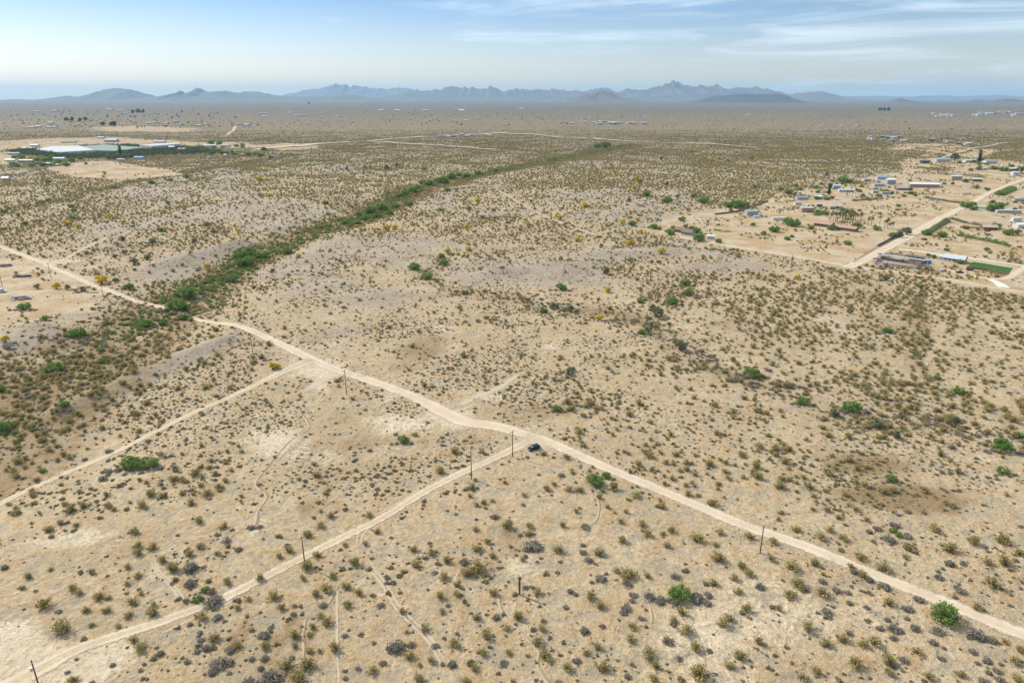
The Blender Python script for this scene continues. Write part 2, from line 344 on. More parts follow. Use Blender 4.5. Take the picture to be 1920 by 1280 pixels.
def strip(name, pts, width, m, label, lift=.07, step=2.5, kind='structure', mask=True, world=False, jit=0.0):
    P = resample([(p[0], p[1]) if world else G(*p)[:2] for p in pts], step)
    w = width_at(width if isinstance(width, (list, tuple)) else [width]*len(pts), P[:, 2])*(.86 if P[:, 1].min() < 700 else 1)
    if jit: w = w*(1 + jit*(vn(P[:,0], P[:,1], 6, 77)*2-1))
    d = np.gradient(P[:, :2], axis=0); d /= np.linalg.norm(d, axis=1)[:, None] + 1e-9
    nrm = np.stack([-d[:, 1], d[:, 0]], 1)
    wob = (vn(P[:,0], P[:,1], 14, 5) - .5)*w*.14
    us = np.array([-1, -.82, -.64, -.48, -.24, 0, .24, .48, .64, .82, 1]); fd = np.array([0, .2, .55, .9, 1, 1, 1, .9, .55, .2, 0])
    X = P[:, 0:1] + nrm[:, 0:1]*(us*(w[:, None]*.68) + wob[:, None]); Y = P[:, 1:2] + nrm[:, 1:2]*(us*(w[:, None]*.68) + wob[:, None])
    F = np.repeat(fd[None], len(P), 0).astype(float)
    k = np.minimum(np.arange(len(P)), np.arange(len(P))[::-1]); F *= np.clip(.25 + k/3.0, 0, 1)[:, None]
    lf = lift + np.clip((Y - 600)*.0012, 0, 3)
    me = grid_mesh(name, X, Y, Hat(X, Y) + lf, {'fade': F, 'across': np.repeat(us[None], len(P), 0)}, m)
    if mask: STRIPS.append((P, w))
    return tag(link(name, me), label, kind=kind)
ROAD_A = [(-90,425),(0,463),(60,485),(130,515),(175,535),(230,555),(290,573),(350,592),(400,605),(450,612),(500,633),(560,662),(620,690),(700,715),(780,745),(830,770),(870,790),(930,799),(990,816),(1050,838),(1120,870),(1200,903),(1300,945),(1400,985),(1500,1020),(1600,1060),(1700,1100),(1800,1140),(1870,1170),(1920,1190),(2060,1250)]
ROAD_B = [(-60,1330),(60,1262),(150,1215),(240,1185),(330,1155),(420,1120),(500,1080),(570,1045),(640,1008),(720,968),(800,920),(870,885),(940,852),(980,832),(1005,818)]
ROAD_C = [(-60,985),(0,945),(60,915),(130,885),(200,855),(280,815),(360,775),(430,745),(500,712),(550,688),(590,675)]
ROAD_F = [(1585,503),(1610,492),(1640,477),(1700,445),(1760,411),(1795,394),(1830,377),(1850,365),(1885,350),(1920,338),(1990,318)]
ROAD_G = [(1255,440),(1320,453),(1400,466),(1500,483),(1600,500),(1700,513),(1800,528),(1870,540),(1920,548),(2020,566)]
strip('dirt_road', ROAD_A, [6]*6+[5,4,4.5,6,7,8,8,7.5,8,10,11,9,7.5,7,6.5,6,6,6,6,6,6,6,6,6,6], RM, 'main graded dirt road crossing the desert from left to lower right')
strip('dirt_road', ROAD_B, [9,7,5]+[4.2]*9+[5,6,6], RM2, 'two track dirt road running from bottom left up to the parked car', lift=.10)
strip('dirt_road', ROAD_C, [3.8]*8+[5,9,14], RM2, 'narrow dirt track on the left joining the main road at a wide apron', lift=.10)
strip('dirt_road', ROAD_F, [12,12,12,12,12,11,10,10,9,9,9], RM, 'wide pale dirt road through the farm plots at the right', lift=.12)
strip('dirt_road', ROAD_G, [4,5,5,6,6,5,5,5,5,5], RM, 'dirt road bordering the farm plots', lift=.08)
strip('dirt_track', [(985,812),(1000,822),(1015,838),(1045,842)], 7, RM3, 'worn turning area around the parked car', lift=.14)
strip('dirt_track', [(855,762),(890,745),(930,730),(975,700)], [5,4.5,4,3], RM3, 'short worn track north of the main road')
strip('dirt_track', [(570,735),(600,715),(640,700),(690,706)], [4,5,6,4], RM3, 'worn wheel loop beside the apron')
strip('dirt_track', [(930,355),(970,378),(1020,405),(1070,425),(1120,440),(1180,445)], 3, RM3, 'thin foot track in the middle distance')
strip('dirt_track', [(190,452),(240,435),(290,415),(400,380),(408,370)], 2.2, RM3, 'thin pale track at the left')
strip('dirt_track', [(60,495),(110,490),(150,470),(200,445)], [9,5,4,3], RM3, 'pale side track by the left plot')
strip('dirt_track', [(-40,560),(20,550),(90,545),(140,538),(180,533)], [7,7,6,6,5], RM3, 'dusty drive through the left plot')
strip('dirt_track', [(-40,535),(20,520),(60,505),(75,500)], 6, RM3, 'upper drive of the left plot')
strip('dirt_road', [(480,282),(530,276),(600,270),(690,265),(780,258),(880,253),(950,249)], [24,22,18,16,16,16,14], RM, 'distant pale road at the left', step=8)
strip('dirt_road', [(690,266),(760,270),(860,276),(927,281)], [14,14,14,10], RM, 'distant branch road', step=8)
strip('dirt_road', [(925,249),(1000,253),(1100,260),(1200,266),(1300,270),(1420,277)], 15, RM, 'long straight distant dirt road', step=8)
strip('dirt_road', [(425,256),(436,248),(442,238)], [8,12,16], RM3, 'short bright distant road', step=20)
strip('dirt_road', [(1768,296),(1800,286),(1850,275),(1890,268)], [6,6,7,7], RM3, 'pale distant road beyond the houses', step=8)
strip('gravel_drive', [(1680,467),(1720,471),(1760,477),(1850,488),(1930,500)], [5,5,5,4,4], RMG, 'pale gravel drive beside the metal roofed house')
strip('gravel_drive', [(1930,497),(1905,512),(1885,522),(1850,522),(1800,512),(1760,503)], [6,6,6,6,7,6], RM, 'driveway loop around the green lawn')
strip('gravel_drive', [(1850,522),(1870,530),(1885,541)], [6,8,11], RMG, 'gravel apron where the driveway meets the road', lift=.16)
strip('dirt_track', [(1560,378),(1640,386),(1710,387),(1790,396)], 4, RM3, 'plot lane in the farm area', step=4)
strip('dirt_track', [(1640,372),(1665,378),(1690,388)], 5, RM3, 'short plot drive', step=4)
strip('dirt_track', [(1820,397),(1870,403),(1930,408)], 5, RM, 'side lane leading right from the wide road', step=4)
strip('dirt_track', [(1780,420),(1820,436),(1870,441),(1930,447)], 5, RM3, 'curved drive to the brown house', step=4)
strip('dirt_track', [(1500,402),(1580,408),(1660,414),(1730,420)], 4, RM3, 'lane behind the palm trees', step=4)
strip('dirt_track', [(1700,341),(1770,347),(1860,352),(1890,349)], 4, RM3, 'lane past the long shed', step=4)
strip('dirt_track', [(1780,312),(1850,322),(1930,330)], 7, RM3, 'lane by the far houses', step=5)
for k, (pts, w) in enumerate([([(560,770),(575,790),(578,803),(562,815),(540,830),(505,870),(480,905),(497,925),(498,938),(483,958),(478,985),(440,1000),(410,1030),(385,1045)], [.5,.9,.9,.8,.9,1.2,2.0,1.4,1,1.3,1.6,.8,1.3,.5]),
    ([(905,1095),(930,1108),(938,1140),(950,1160),(975,1185),(990,1200),(1010,1222),(1007,1245),(1020,1270),(1045,1295)], [.6,1,.8,.8,.9,.9,1.1,1,1.2,1.4]),
    ([(1210,1118),(1217,1135),(1222,1158),(1220,1172)], [.7,1.1,1.2,.8]), ([(1290,1160),(1312,1205),(1320,1230),(1322,1250)], [.7,.7,.9,.6]),
    ([(1108,900),(1122,945),(1118,975),(1105,985)], [.5,.8,.9,.6]), ([(575,1150),(568,1190),(570,1215),(566,1240)], [.5,.8,.8,.6]),
    ([(635,1095),(622,1120),(610,1140)], [.5,.9,.6]), ([(1480,962),(1530,958),(1590,960),(1620,975),(1640,995),(1660,1015)], [.5,.9,.8,.8,.7,.5]),
    ([(1770,710),(1790,735),(1800,745)], [1,1.5,1]), ([(1715,635),(1735,655),(1745,665)], [1.2,1.6,1]), ([(1715,670),(1740,682),(1730,695),(1765,705)], [1,1.6,1.4,1]),
    ([(1520,742),(1580,758),(1640,778),(1730,800),(1760,815)], [1,1.4,1.2,1.6,1]), ([(520,865),(540,845),(560,842),(600,850)], [.8,1,.8,.5]), ([(600,955),(640,930),(680,925)],[.5,.7,.5])]):
    strip('erosion_rill', pts, w, RMS, 'pale sandy erosion rill cut into the flat', lift=.09, step=1.2, mask=False, jit=.5)
    strip('erosion_rill', [(a+2.0, b-1.2) for a, b in pts], [x*.45 for x in w], RMD, 'dark strip along one side of an erosion rill', lift=.11, step=1.2, mask=False, jit=.8)  # flat darker strip, offset to the same side of every rill
for pts in [[(300,1030),(325,1012),(350,1006),(380,1010)], [(303,1033),(328,1016),(352,1010),(382,1014)], [(285,1045),(286,1060),(295,1075),(320,1100),(345,1135)], [(290,1043),(291,1058),(300,1072),(325,1096),(350,1130)],
            [(668,1025),(672,1000),(690,980)], [(675,1027),(680,1003),(698,984)], [(690,1065),(715,1095),(745,1145),(800,1200),(830,1250)], [(697,1062),(722,1092),(752,1140),(807,1195),(837,1245)], [(632,1100),(632,1200),(636,1290)], [(1460,975),(1500,985),(1520,1000)], [(850,1110),(855,1080),(870,1060)],
            [(270,1100),(330,1060),(350,1020)], [(820,890),(760,935),(700,968)], [(990,870),(1060,885),(1140,915)], [(300,1190),(340,1170),(450,1120)]]:
    strip('tyre_track', pts, .75, RM3, 'faint tyre track pressed into the sand', lift=.08, step=1.5, mask=False)
# ------------------------------------------------------------------ plants: meshes
rng = np.random.default_rng(7)
def leaves(cent, size, rg, tall=1.0, up=0.0):
    n = len(cent); a = rg.normal(size=(n, 3)); a /= np.linalg.norm(a, axis=1)[:, None]
    b = rg.normal(size=(n, 3)); b[:, 2] += up; b -= (b*a).sum(1)[:, None]*a; b /= np.linalg.norm(b, axis=1)[:, None]
    s = (size*rg.uniform(.6, 1.4, n))[:, None]
    v = np.stack([cent - a*s*.5, cent - b*s*.5*tall, cent + a*s*.5, cent + b*s*.5*tall], 1).reshape(-1, 3)
    return v, np.arange(4*n).reshape(n, 4)
def tube(p0, p1, r0, r1, k=4):
    p0 = Vector(p0); p1 = Vector(p1); d = (p1-p0).normalized(); s = d.orthogonal().normalized(); t = d.cross(s); V = []
    for p, r in ((p0, r0), (p1, r1)):
        for i in range(k):
            a = i/k*2*math.pi; q = p + (s*math.cos(a) + t*math.sin(a))*r; V.append(tuple(q))
    return np.array(V), np.array([[i, (i+1) % k, k+(i+1) % k, k+i] for i in range(k)])
def join(parts):
    V = []; F = []; M = []; o = 0
    for v, f, m in parts:
        V.append(v); F.append(f + o); M.append(np.full(len(f), m)); o += len(v)
    return np.concatenate(V), np.concatenate(F), np.concatenate(M)
def mk(name, parts, mats):
    v, f, mi = join(parts); me = bpy.data.meshes.new(name); mesh_np(me, v, f)
    for m in mats: me.materials.append(m)
    me.polygons.foreach_set('material_index', mi.astype(np.int32)); return me
def leaf_mat(name, cols, rough=.75, trans=0.0):
    m, nt, b, o = mat(name); L = nt.links; oi = node(nt, 'ShaderNodeObjectInfo'); tc = node(nt, 'ShaderNodeTexCoord').outputs['Object']
    n = noi(nt, tc, 3.0, 3); gp = node(nt, 'ShaderNodeNewGeometry').outputs['Random Per Island']
    c = mixc(nt, oi.outputs['Random'], cols[0], cols[1])
    c = mixc(nt, smo(nt, n, .4, .65, 0, .75), c, cols[2])
    c = mixc(nt, 1.0, c, mixc(nt, gp, (.7, .7, .7), (1.3, 1.3, 1.25)), 'MULTIPLY')
    L.new(c, b.inputs['Base Color']); b.inputs['Roughness'].default_value = rough; b.inputs['Specular IOR Level'].default_value = .25
    tl = node(nt, 'ShaderNodeBsdfTranslucent', {0: c}); mx = node(nt, 'ShaderNodeMixShader', {0: .32, 1: b.outputs[0], 2: tl.outputs[0]}); L.new(mx.outputs[0], o.inputs[0])
    return m
M_creo = leaf_mat('creosote_leaf', [(.335, .28, .115), (.42, .345, .155), (.27, .235, .10)])
M_burs = leaf_mat('bursage_leaf', [(.29, .25, .155), (.36, .31, .19), (.21, .19, .13)])
M_grey = leaf_mat('dry_twig', [(.28, .25, .21), (.35, .315, .25), (.22, .20, .17)])
M_gren = leaf_mat('mesquite_leaf', [(.15, .26, .055), (.22, .31, .08), (.11, .20, .045)])
M_yel = leaf_mat('palo_verde_bloom', [(.66, .50, .04), (.75, .57, .07), (.42, .36, .07)])
M_iron = leaf_mat('ironwood_leaf', [(.19, .205, .11), (.24, .25, .135), (.14, .155, .09)])
M_dark = leaf_mat('dark_evergreen_leaf', [(.05, .09, .04), (.065, .11, .05), (.04, .07, .035)])
M_palm = leaf_mat('palm_frond', [(.17, .20, .07), (.22, .24, .09), (.15, .14, .07)])
M_stem = simple('stem_bark', (.13, .10, .075)); M_bark = simple('tree_bark', (.12, .09, .065))
def m_creosote(seed):
    r = np.random.default_rng(seed); parts = []; cen = []
    for i in range(16):
        a = r.uniform(0, 6.28); t = r.uniform(.15, 1.0); L = r.uniform(.42, .60)
        tip = np.array([math.cos(a)*t*.46, math.sin(a)*t*.46, L*(1 - .45*t)])
        v, f = tube((0, 0, 0), tip, .016, .006, 3); parts.append((v, f, 1))
        k = 44; s = r.uniform(.22, 1.12, k)[:, None]; cen.append(tip*s + r.normal(size=(k, 3))*np.array([.075, .075, .055]))
    cen = np.concatenate(cen); cen[:, 2] = np.maximum(cen[:, 2], .03); v, f = leaves(cen, .062, r, 1.5, .4); parts.append((v, f, 0))
    return mk('creosote_bush', parts, [M_creo, M_stem])
def m_dome(seed, name, m, lumps, leaf, n, h, tall=1.0):
    r = np.random.default_rng(seed); cen = []
    for i in range(lumps):
        a = r.uniform(0, 6.28); d = r.uniform(0, .34)*(lumps > 1); rr = r.uniform(.17, .27) if lumps > 1 else .45
        c = np.array([math.cos(a)*d, math.sin(a)*d, rr*.5]); p = r.normal(size=(n, 3)); p /= np.linalg.norm(p, axis=1)[:, None]
        p *= rr*r.uniform(.55, 1.08, (n, 1)); q = c + p; cen.append(q)
    cen = np.concatenate(cen); cen[:, 2] = np.abs(cen[:, 2])*h/.45
    v, f = leaves(cen, leaf, r, tall, .5 if tall > 1 else 0); parts = [(v, f, 0)]
    for i in range(5):
        a = i*1.25; vv, ff = tube((0, 0, 0), (math.cos(a)*.25, math.sin(a)*.25, h*.7), .02, .008, 3); parts.append((vv, ff, 1))
    return mk(name, parts, [m, M_stem])
def m_tree(seed, name, m, lumps=20, n=70, hh=.62, leaf=.055, base=.12, spread=.40):
    """crown and trunk meshes of a tree of unit width"""
    r = np.random.default_rng(seed); cen = []; tp = []; 
    for i in range(lumps):
        a = r.uniform(0, 6.28); d = math.sqrt(r.uniform(0, 1))*spread*.9; z = base + (hh - base)*r.uniform(.15, .85)*(1 - .55*(d/spread)**2) + .02
        rr = r.uniform(.09, .16); c = np.array([math.cos(a)*d, math.sin(a)*d, z])
        p = r.normal(size=(n, 3)); p /= np.linalg.norm(p, axis=1)[:, None]; p *= rr*r.uniform(.35, 1.15, (n, 1)); p[:, 2] *= .8
        cen.append(c + p)
        if i % 2 == 0:
            mid = np.array([c[0]*.35, c[1]*.35, c[2]*.45]); v, f = tube((0, 0, -.02), mid, .028, .018, 5); tp.append((v, f, 0)); v, f = tube(mid, c, .018, .005, 4); tp.append((v, f, 0))
    cen = np.concatenate(cen); cen[:, 2] = np.maximum(cen[:, 2], .03)
    v, f = leaves(cen, leaf, r, 1.2)
    return mk('crown', [(v, f, 0)], [m]), mk('trunk', tp, [M_bark])
def m_tall(seed, m):
    r = np.random.default_rng(seed); cen = []
    for i in range(26):
        z = r.uniform(.15, 1.0); d = r.uniform(0, .30)*(1 - .6*abs(z-.45)); a = r.uniform(0, 6.28); p = r.normal(size=(60, 3))*.085
        cen.append(np.array([math.cos(a)*d, math.sin(a)*d, z*1.5]) + p)
    v, f = leaves(np.concatenate(cen), .06, r, 1.3); tv, tf = tube((0, 0, 0), (0, 0, 1.2), .05, .02, 6)
    return mk('crown', [(v, f, 0)], [m]), mk('trunk', [(tv, tf, 0)], [M_bark])
K_creo = [m_creosote(10+i) for i in range(5)]
K_burs = [m_dome(30+i, 'bursage_shrub', M_burs, 6, .13, 42, .36) for i in range(4)]
K_grey = [m_dome(50+i, 'dry_grey_brush', M_grey, 11, .055, 62, .40, 2.6) for i in range(4)]
K_gren = [m_tree(70+i, 'mesquite', M_gren, base=.03, hh=.56, lumps=34, n=60, leaf=.042, spread=.45) for i in range(4)]
K_yel = [m_tree(80+i, 'palo_verde', M_yel, base=.12, hh=.66, lumps=22) for i in range(3)]
K_iron = [m_tree(90+i, 'ironwood', M_iron, base=.08, hh=.80, n=55, lumps=22) for i in range(3)]
K_dark = [m_tree(100+i, 'evergreen', M_dark, base=.05, hh=.75) for i in range(2)]
K_tall = [m_tall(110, M_dark)]
# ------------------------------------------------------------------ landmarks for labels
LM = []
def landmark(phrase, x, y): LM.append((phrase, x, y))
ORD = ['closest', 'second closest', 'third closest', 'fourth closest', 'fifth closest', 'sixth closest', 'seventh closest', 'eighth closest']
road_px = lambda Rd, px: float(np.interp(px, [p[0] for p in Rd], [p[1] for p in Rd]))
def region(x, y):
    px, py = proj(x, y, 0); a = road_px(ROAD_A, px)
    if py < 420: return 'on the far flats'
    if py < a: return 'beyond the main dirt road' + (' on the left' if px < 640 else ' in the middle' if px < 1280 else ' on the right')
    if px < 1005 and py < road_px(ROAD_B, px):
        return 'between the left track and the middle track' if (px > 590 or py > road_px(ROAD_C, px)) else 'above the left track'
    return 'in the near flat' + (' at the bottom left' if px < 640 else ' at the bottom middle' if px < 1280 else ' at the bottom right')
def label_all(items, desc, cat, grp, per):
    """items: (object, x, y). The nearest few to each landmark are named by it, the rest share a label and group by region."""
    near = {}
    for k, (o, x, y) in enumerate(items):
        if LM:
            d = [math.hypot(x-a, y-b) for _, a, b in LM]; j = int(np.argmin(d)); near.setdefault(j, []).append((d[j], k))
    done = set()
    for j, L in near.items():
        L.sort()
        for q, (d, k) in enumerate(L[:min(per, len(ORD))]):
            o = items[k][0]; tag(o, f'{desc}, {ORD[q]} to the {LM[j][0]}', cat, grp); done.add(k)
    for k, (o, x, y) in enumerate(items):
        if k in done: continue
        rg = region(x, y); tag(o, f'{desc} {rg}, apart from any landmark', cat, f'{grp} {rg}')
# ------------------------------------------------------------------ utility poles, car and other man-made things (metres)
M_pole = simple('weathered_pole_wood', (.105, .068, .045), .85); M_ins = simple('insulator_glaze', (.35, .36, .38), .3)
M_can = simple('transformer_steel', (.42, .45, .48), .45, .3); M_wht = simple('white_paint', (.78, .78, .76), .5, var=.05)
def box_bm(bm, cx, cy, cz, sx, sy, sz, rz=0.0):
    m = Matrix.Translation((cx, cy, cz)) @ Matrix.Rotation(rz, 4, 'Z') @ Matrix.Diagonal((sx, sy, sz, 1)); bmesh.ops.create_cube(bm, size=1.0, matrix=m)
def cyl_bm(bm, p0, p1, r0, r1, seg=10):
    p0 = Vector(p0); p1 = Vector(p1); d = p1-p0; q = d.to_track_quat('Z', 'Y').to_matrix().to_4x4()
    bmesh.ops.create_cone(bm, cap_ends=True, segments=seg, radius1=r0, radius2=r1, depth=d.length, matrix=Matrix.Translation((p0+p1)/2) @ q)
def part(name, bm, m, parent=None, bevel=0.0):
    if bevel: bmesh.ops.bevel(bm, geom=bm.edges[:], offset=bevel, segments=2, affect='EDGES')
    me = bpy.data.meshes.new(name); bm.to_mesh(me); bm.free(); me.materials.append(m); return link(name, me, parent)
def empty(name, loc, rz=0.0):
    o = bpy.data.objects.new(name, None); C.objects.link(o); o.location = loc; o.rotation_euler = (0, 0, rz); o.empty_display_size = 1; return o
def N(): return bmesh.new()
def pole(px, py, py_top, label, lm=None, can=False, arm=True, rz=R(45)):
    x, y, z = G(px, py)
    v = (py_top - H2)/FPX                        # height from where the photo shows its top
    D0 = y*CP + (CH-z)*SP; N0 = (CH-z)*CP - y*SP; h = (N0 - v*D0)/(CP - v*SP); h = min(max(h, 8), 13)
    t = empty('utility_pole', (x, y, z), rz); bm = N(); cyl_bm(bm, (0, 0, -.3), (0, 0, h), .19, .12); part('post', bm, M_pole, t)
    if arm:
        bm = N(); box_bm(bm, 0, .16, h-.45, 2.0, .1, .12); a = part('crossarm', bm, M_pole, t)
        for s in (-.9, -.3, .9):
            bm = N(); cyl_bm(bm, (s, .16, h-.38), (s, .16, h-.18), .06, .045, 8); part('insulator', bm, M_ins, a)
    bm = N(); cyl_bm(bm, (0, 0, h), (0, 0, h+.22), .06, .04, 8); part('insulator', bm, M_ins, t)
    if can:
        bm = N(); cyl_bm(bm, (-.45, 0, h-2.6), (-.45, 0, h-1.7), .26, .26, 12); part('transformer', bm, M_can, t)
    tag(t, label, 'utility pole', 'utility poles along the dirt roads')
    if lm: landmark(lm, x, y)
pole(96,522,493,'slender wooden utility pole on the cleared left plot beside the pale road', 'pole on the cleared left plot')
pole(5,538,515,'wooden utility pole at the left edge behind the blue van', None)
pole(194,557,530,'wooden utility pole below the bright yellow tree on the left','pole below the yellow tree')
pole(337,617,592,'wooden utility pole standing in the brushy wash', 'pole in the brushy wash')
pole(475,670,625,'wooden utility pole by the grey bank left of the apron', 'pole by the grey bank')
pole(650,740,693,'wooden utility pole just below the main road near the apron', 'pole near the apron')
pole(961,856,808,'wooden utility pole just left of the parked dark car', 'pole left of the parked car')
pole(884,898,845,'wooden utility pole beside the middle track, second left of the car', 'second pole left of the car')
pole(572,1060,1006,'wooden utility pole below the middle track casting a long shadow', 'pole with the long shadow')
pole(1425,1036,986,'lone wooden utility pole below the main road on the right', 'lone pole on the right')
pole(75,1292,1252,'wooden utility pole with a grey transformer at the bottom left corner', None, can=True, arm=False)
pole(1662,506,478,'tall pole in front of the dark corral', None)
# car
M_cpaint = simple('dark_blue_car_paint', (.012, .02, .03), .18, .5, var=.05); M_glass = simple('tinted_glass', (.02, .05, .06), .05, .0, var=.02)
M_tyre = simple('tyre_rubber', (.02, .02, .02), .9); M_rim = simple('wheel_rim', (.35, .35, .36), .3, .8); M_lamp = simple('lamp_lens', (.75, .75, .78), .15); M_red = simple('tail_lens', (.4, .02, .02), .2)
def loft(bm, stations):
    rows = []
    for x, hw, z0, z1, tw in stations:
        ring = [(-hw*.96, z0), (-hw, z0+(z1-z0)*.45), (-hw*tw, z1), (hw*tw, z1), (hw, z0+(z1-z0)*.45), (hw*.96, z0)]
        rows.append([bm.verts.new((x, a, b)) for a, b in ring])
    for i in range(len(rows)-1):
        for k in range(6): bm.faces.new((rows[i][k], rows[i][(k+1) % 6], rows[i+1][(k+1) % 6], rows[i+1][k]))
    bm.faces.new(rows[0]); bm.faces.new(list(reversed(rows[-1]))); bmesh.ops.recalc_face_normals(bm, faces=bm.faces[:])
def car(loc, rz, paint, label, name='parked_car', pickup=False, cat='car', scale=1.0):
    t = empty(name, loc, rz); t.scale = (scale,)*3
    bm = N()
    loft(bm, [(2.35,.78,.42,.72,.9),(2.2,.88,.32,.88,.92),(1.2,.92,.30,1.0,.92),(.9,.93,.30,1.05,.93),(-1.7,.93,.30,1.05,.93),(-2.2,.9,.32,1.0,.92),(-2.35,.8,.45,.9,.9)]); part('body', bm, paint, t)
    bm = N(); e = -.35 if pickup else -2.1
    loft(bm, [(1.25,.84,1.02,1.06,.95),(.6,.82,1.02,1.55,.82),(e+.35,.82,1.02,1.58,.82),(e,.84,1.02,1.1,.95)]); part('windows', bm, M_glass, t)
    bm = N(); box_bm(bm, (.62+e+.35)/2, 0, 1.58, abs(.55-e-.3), 1.32, .07); part('roof_panel', bm, paint, t, .02)
    for sx in (1.45, -1.4):
        for sy in (-.86, .86):
            bm = N(); cyl_bm(bm, (sx, sy-.11, .34), (sx, sy+.11, .34), .34, .34, 16); w = part('wheel', bm, M_tyre, t)
            bm = N(); q = .115 if sy > 0 else -.115; cyl_bm(bm, (sx, sy, .34), (sx, sy+q, .34), .2, .18, 12); part('rim', bm, M_rim, w)
    for sy in (-.62, .62):
        bm = N(); box_bm(bm, 2.27, sy, .7, .16, .34, .14); part('headlight', bm, M_lamp, t); bm = N(); box_bm(bm, -2.3, sy, .8, .12, .26, .2); part('tail_light', bm, M_red, t)
    return tag(t, label, cat)
cx, cy, cz = G(1001, 842)
car((cx, cy, cz+.14), R(212), M_cpaint, 'dark blue hatchback car parked alone at the dirt road junction', scale=1.0); landmark('parked dark car', cx, cy)
# saguaros
M_sag = simple('saguaro_skin', (.07, .085, .035), .7)
def saguaro(px, py, h, arms, label, lm=None):
    x, y, z = G(px, py); t = empty('saguaro_cactus', (x, y, z)); bm = N()
    for k in range(12):                       # ribbed, tapering column
        pass
    seg = 20; rows = []
    for zz, rr in ((-.1,.2),(h*.15,.26),(h*.5,.30),(h*.8,.27),(h*.94,.2),(h,.05)):
        rows.append([bm.verts.new((math.cos(i/seg*6.2832)*rr*(1 if i % 2 else .84), math.sin(i/seg*6.2832)*rr*(1 if i % 2 else .84), zz)) for i in range(seg)])
    for i in range(len(rows)-1):
        for k in range(seg): bm.faces.new((rows[i][k], rows[i][(k+1) % seg], rows[i+1][(k+1) % seg], rows[i+1][k]))
    bm.faces.new(rows[-1]); part('stem', bm, M_sag, t)
    for a in range(arms):
        s = 1 if a % 2 else -1; bm = N(); b = h*(.4+.1*a); cyl_bm(bm, (0, 0, b), (s*.8, 0, b+.25), .16, .17); cyl_bm(bm, (s*.8, 0, b+.1), (s*.85, .05, b+h*.33), .18, .1); part('arm', bm, M_sag, t)
    tag(t, label, 'cactus', 'saguaro cacti'); 
    if lm: landmark(lm, x, y)
saguaro(974,1114,5.6,0,'tall straight saguaro cactus casting a shadow in the near flat','tall saguaro')
saguaro(1484,498,8.5,2,'armed saguaro cactus near the farm road','armed saguaro')
saguaro(1173,492,6,1,'thin saguaro on the grey rise in the middle distance')
saguaro(1328,424,8,0,'bare dark trunk like saguaro beside the brown barn yard')
# white marker post
x, y, z = G(284, 1203); t = empty('marker_post', (x, y, z)); bm = N(); cyl_bm(bm, (0,0,0), (0,0,2.6), .05, .05); part('post', bm, M_wht, t); bm = N(); box_bm(bm, 0, 0, 2.5, .5, .1, .5); part('cap', bm, M_wht, t, .02); tag(t, 'small white marker post beside the middle track', 'post'); landmark('white marker post', x, y)
# ------------------------------------------------------------------ buildings
WALLS = {k: simple('wall_'+k, c, .8) for k, c in dict(white=(.50,.49,.46), cream=(.52,.45,.34), tan=(.38,.28,.19), brown=(.17,.10,.07), grey=(.36,.37,.38), blue=(.26,.32,.36), pink=(.34,.22,.18), dark=(.05,.055,.06), red=(.19,.07,.05), wood=(.14,.085,.05)).items()}
ROOFS = {k: simple('roof_'+k, c, .55) for k, c in dict(white=(.60,.61,.61), metal=(.42,.47,.49), blue=(.22,.31,.37), brown=(.17,.11,.08), pink=(.38,.22,.19), grey=(.28,.29,.30), tan=(.40,.33,.25), dark=(.06,.065,.07), red=(.09,.025,.025), teal=(.16,.30,.32)).items()}
def house(px, py, w, d, h, rh, rz, wc, rc, label, name='house', cat='house', gable=True, wins=0, group=None, open_=False, lm=None):
    x, y, z = G(px, py); t = empty(name, (x, y, z), rz)
    if open_:
        for sx in (-1, 1):
            for sy in (-1, 1):
                bm = N(); box_bm(bm, sx*(w/2-.3), sy*(d/2-.3), h/2, .2, .2, h); part('post', bm, WALLS[wc], t)
    else:
        bm = N(); box_bm(bm, 0, 0, h/2-.15, w, d, h+.3)
        if gable:
            for s in (-1, 1):
                a = bm.verts.new((s*w/2, -d/2, h)); b = bm.verts.new((s*w/2, d/2, h)); c = bm.verts.new((s*w/2, 0, h+rh-.05)); bm.faces.new((a, b, c))
        wall = part('wall', bm, WALLS[wc], t)
    bm = N(); ov = .5; th = .18
    if gable:
        for s in (-1, 1):
            p = [(-w/2-ov, 0, h+rh), (w/2+ov, 0, h+rh), (w/2+ov, s*(d/2+ov), h-ov*rh/(d/2)), (-w/2-ov, s*(d/2+ov), h-ov*rh/(d/2))]
            lo = [bm.verts.new(q) for q in p]; up = [bm.verts.new((a, b, c+th)) for a, b, c in p]
            bm.faces.new(lo); bm.faces.new(up)
            for i in range(4): bm.faces.new((lo[i], lo[(i+1) % 4], up[(i+1) % 4], up[i]))
        bmesh.ops.recalc_face_normals(bm, faces=bm.faces[:])
    else:
        box_bm(bm, 0, 0, h+.20, w+ov, d+ov, .22)
    part('roof', bm, ROOFS[rc], t)
    if wins:
        for k in range(wins):
            xx = (k+.5)/wins*w - w/2
            for s in (-1, 1):
                bm = N(); box_bm(bm, xx, s*(d/2+.02), h*.55, min(1.6, w/wins*.45), .08, 1.1); part('window', bm, M_glass, t)
        bm = N(); box_bm(bm, w*.08, -(d/2+.03), 1.05, 1.0, .08, 2.1); part('door', bm, WALLS['wood'], t)
    tag(t, label, cat, group)
    if lm: landmark(lm, x, y)
    return t
A1 = R(-46.5); A2 = R(43.5)
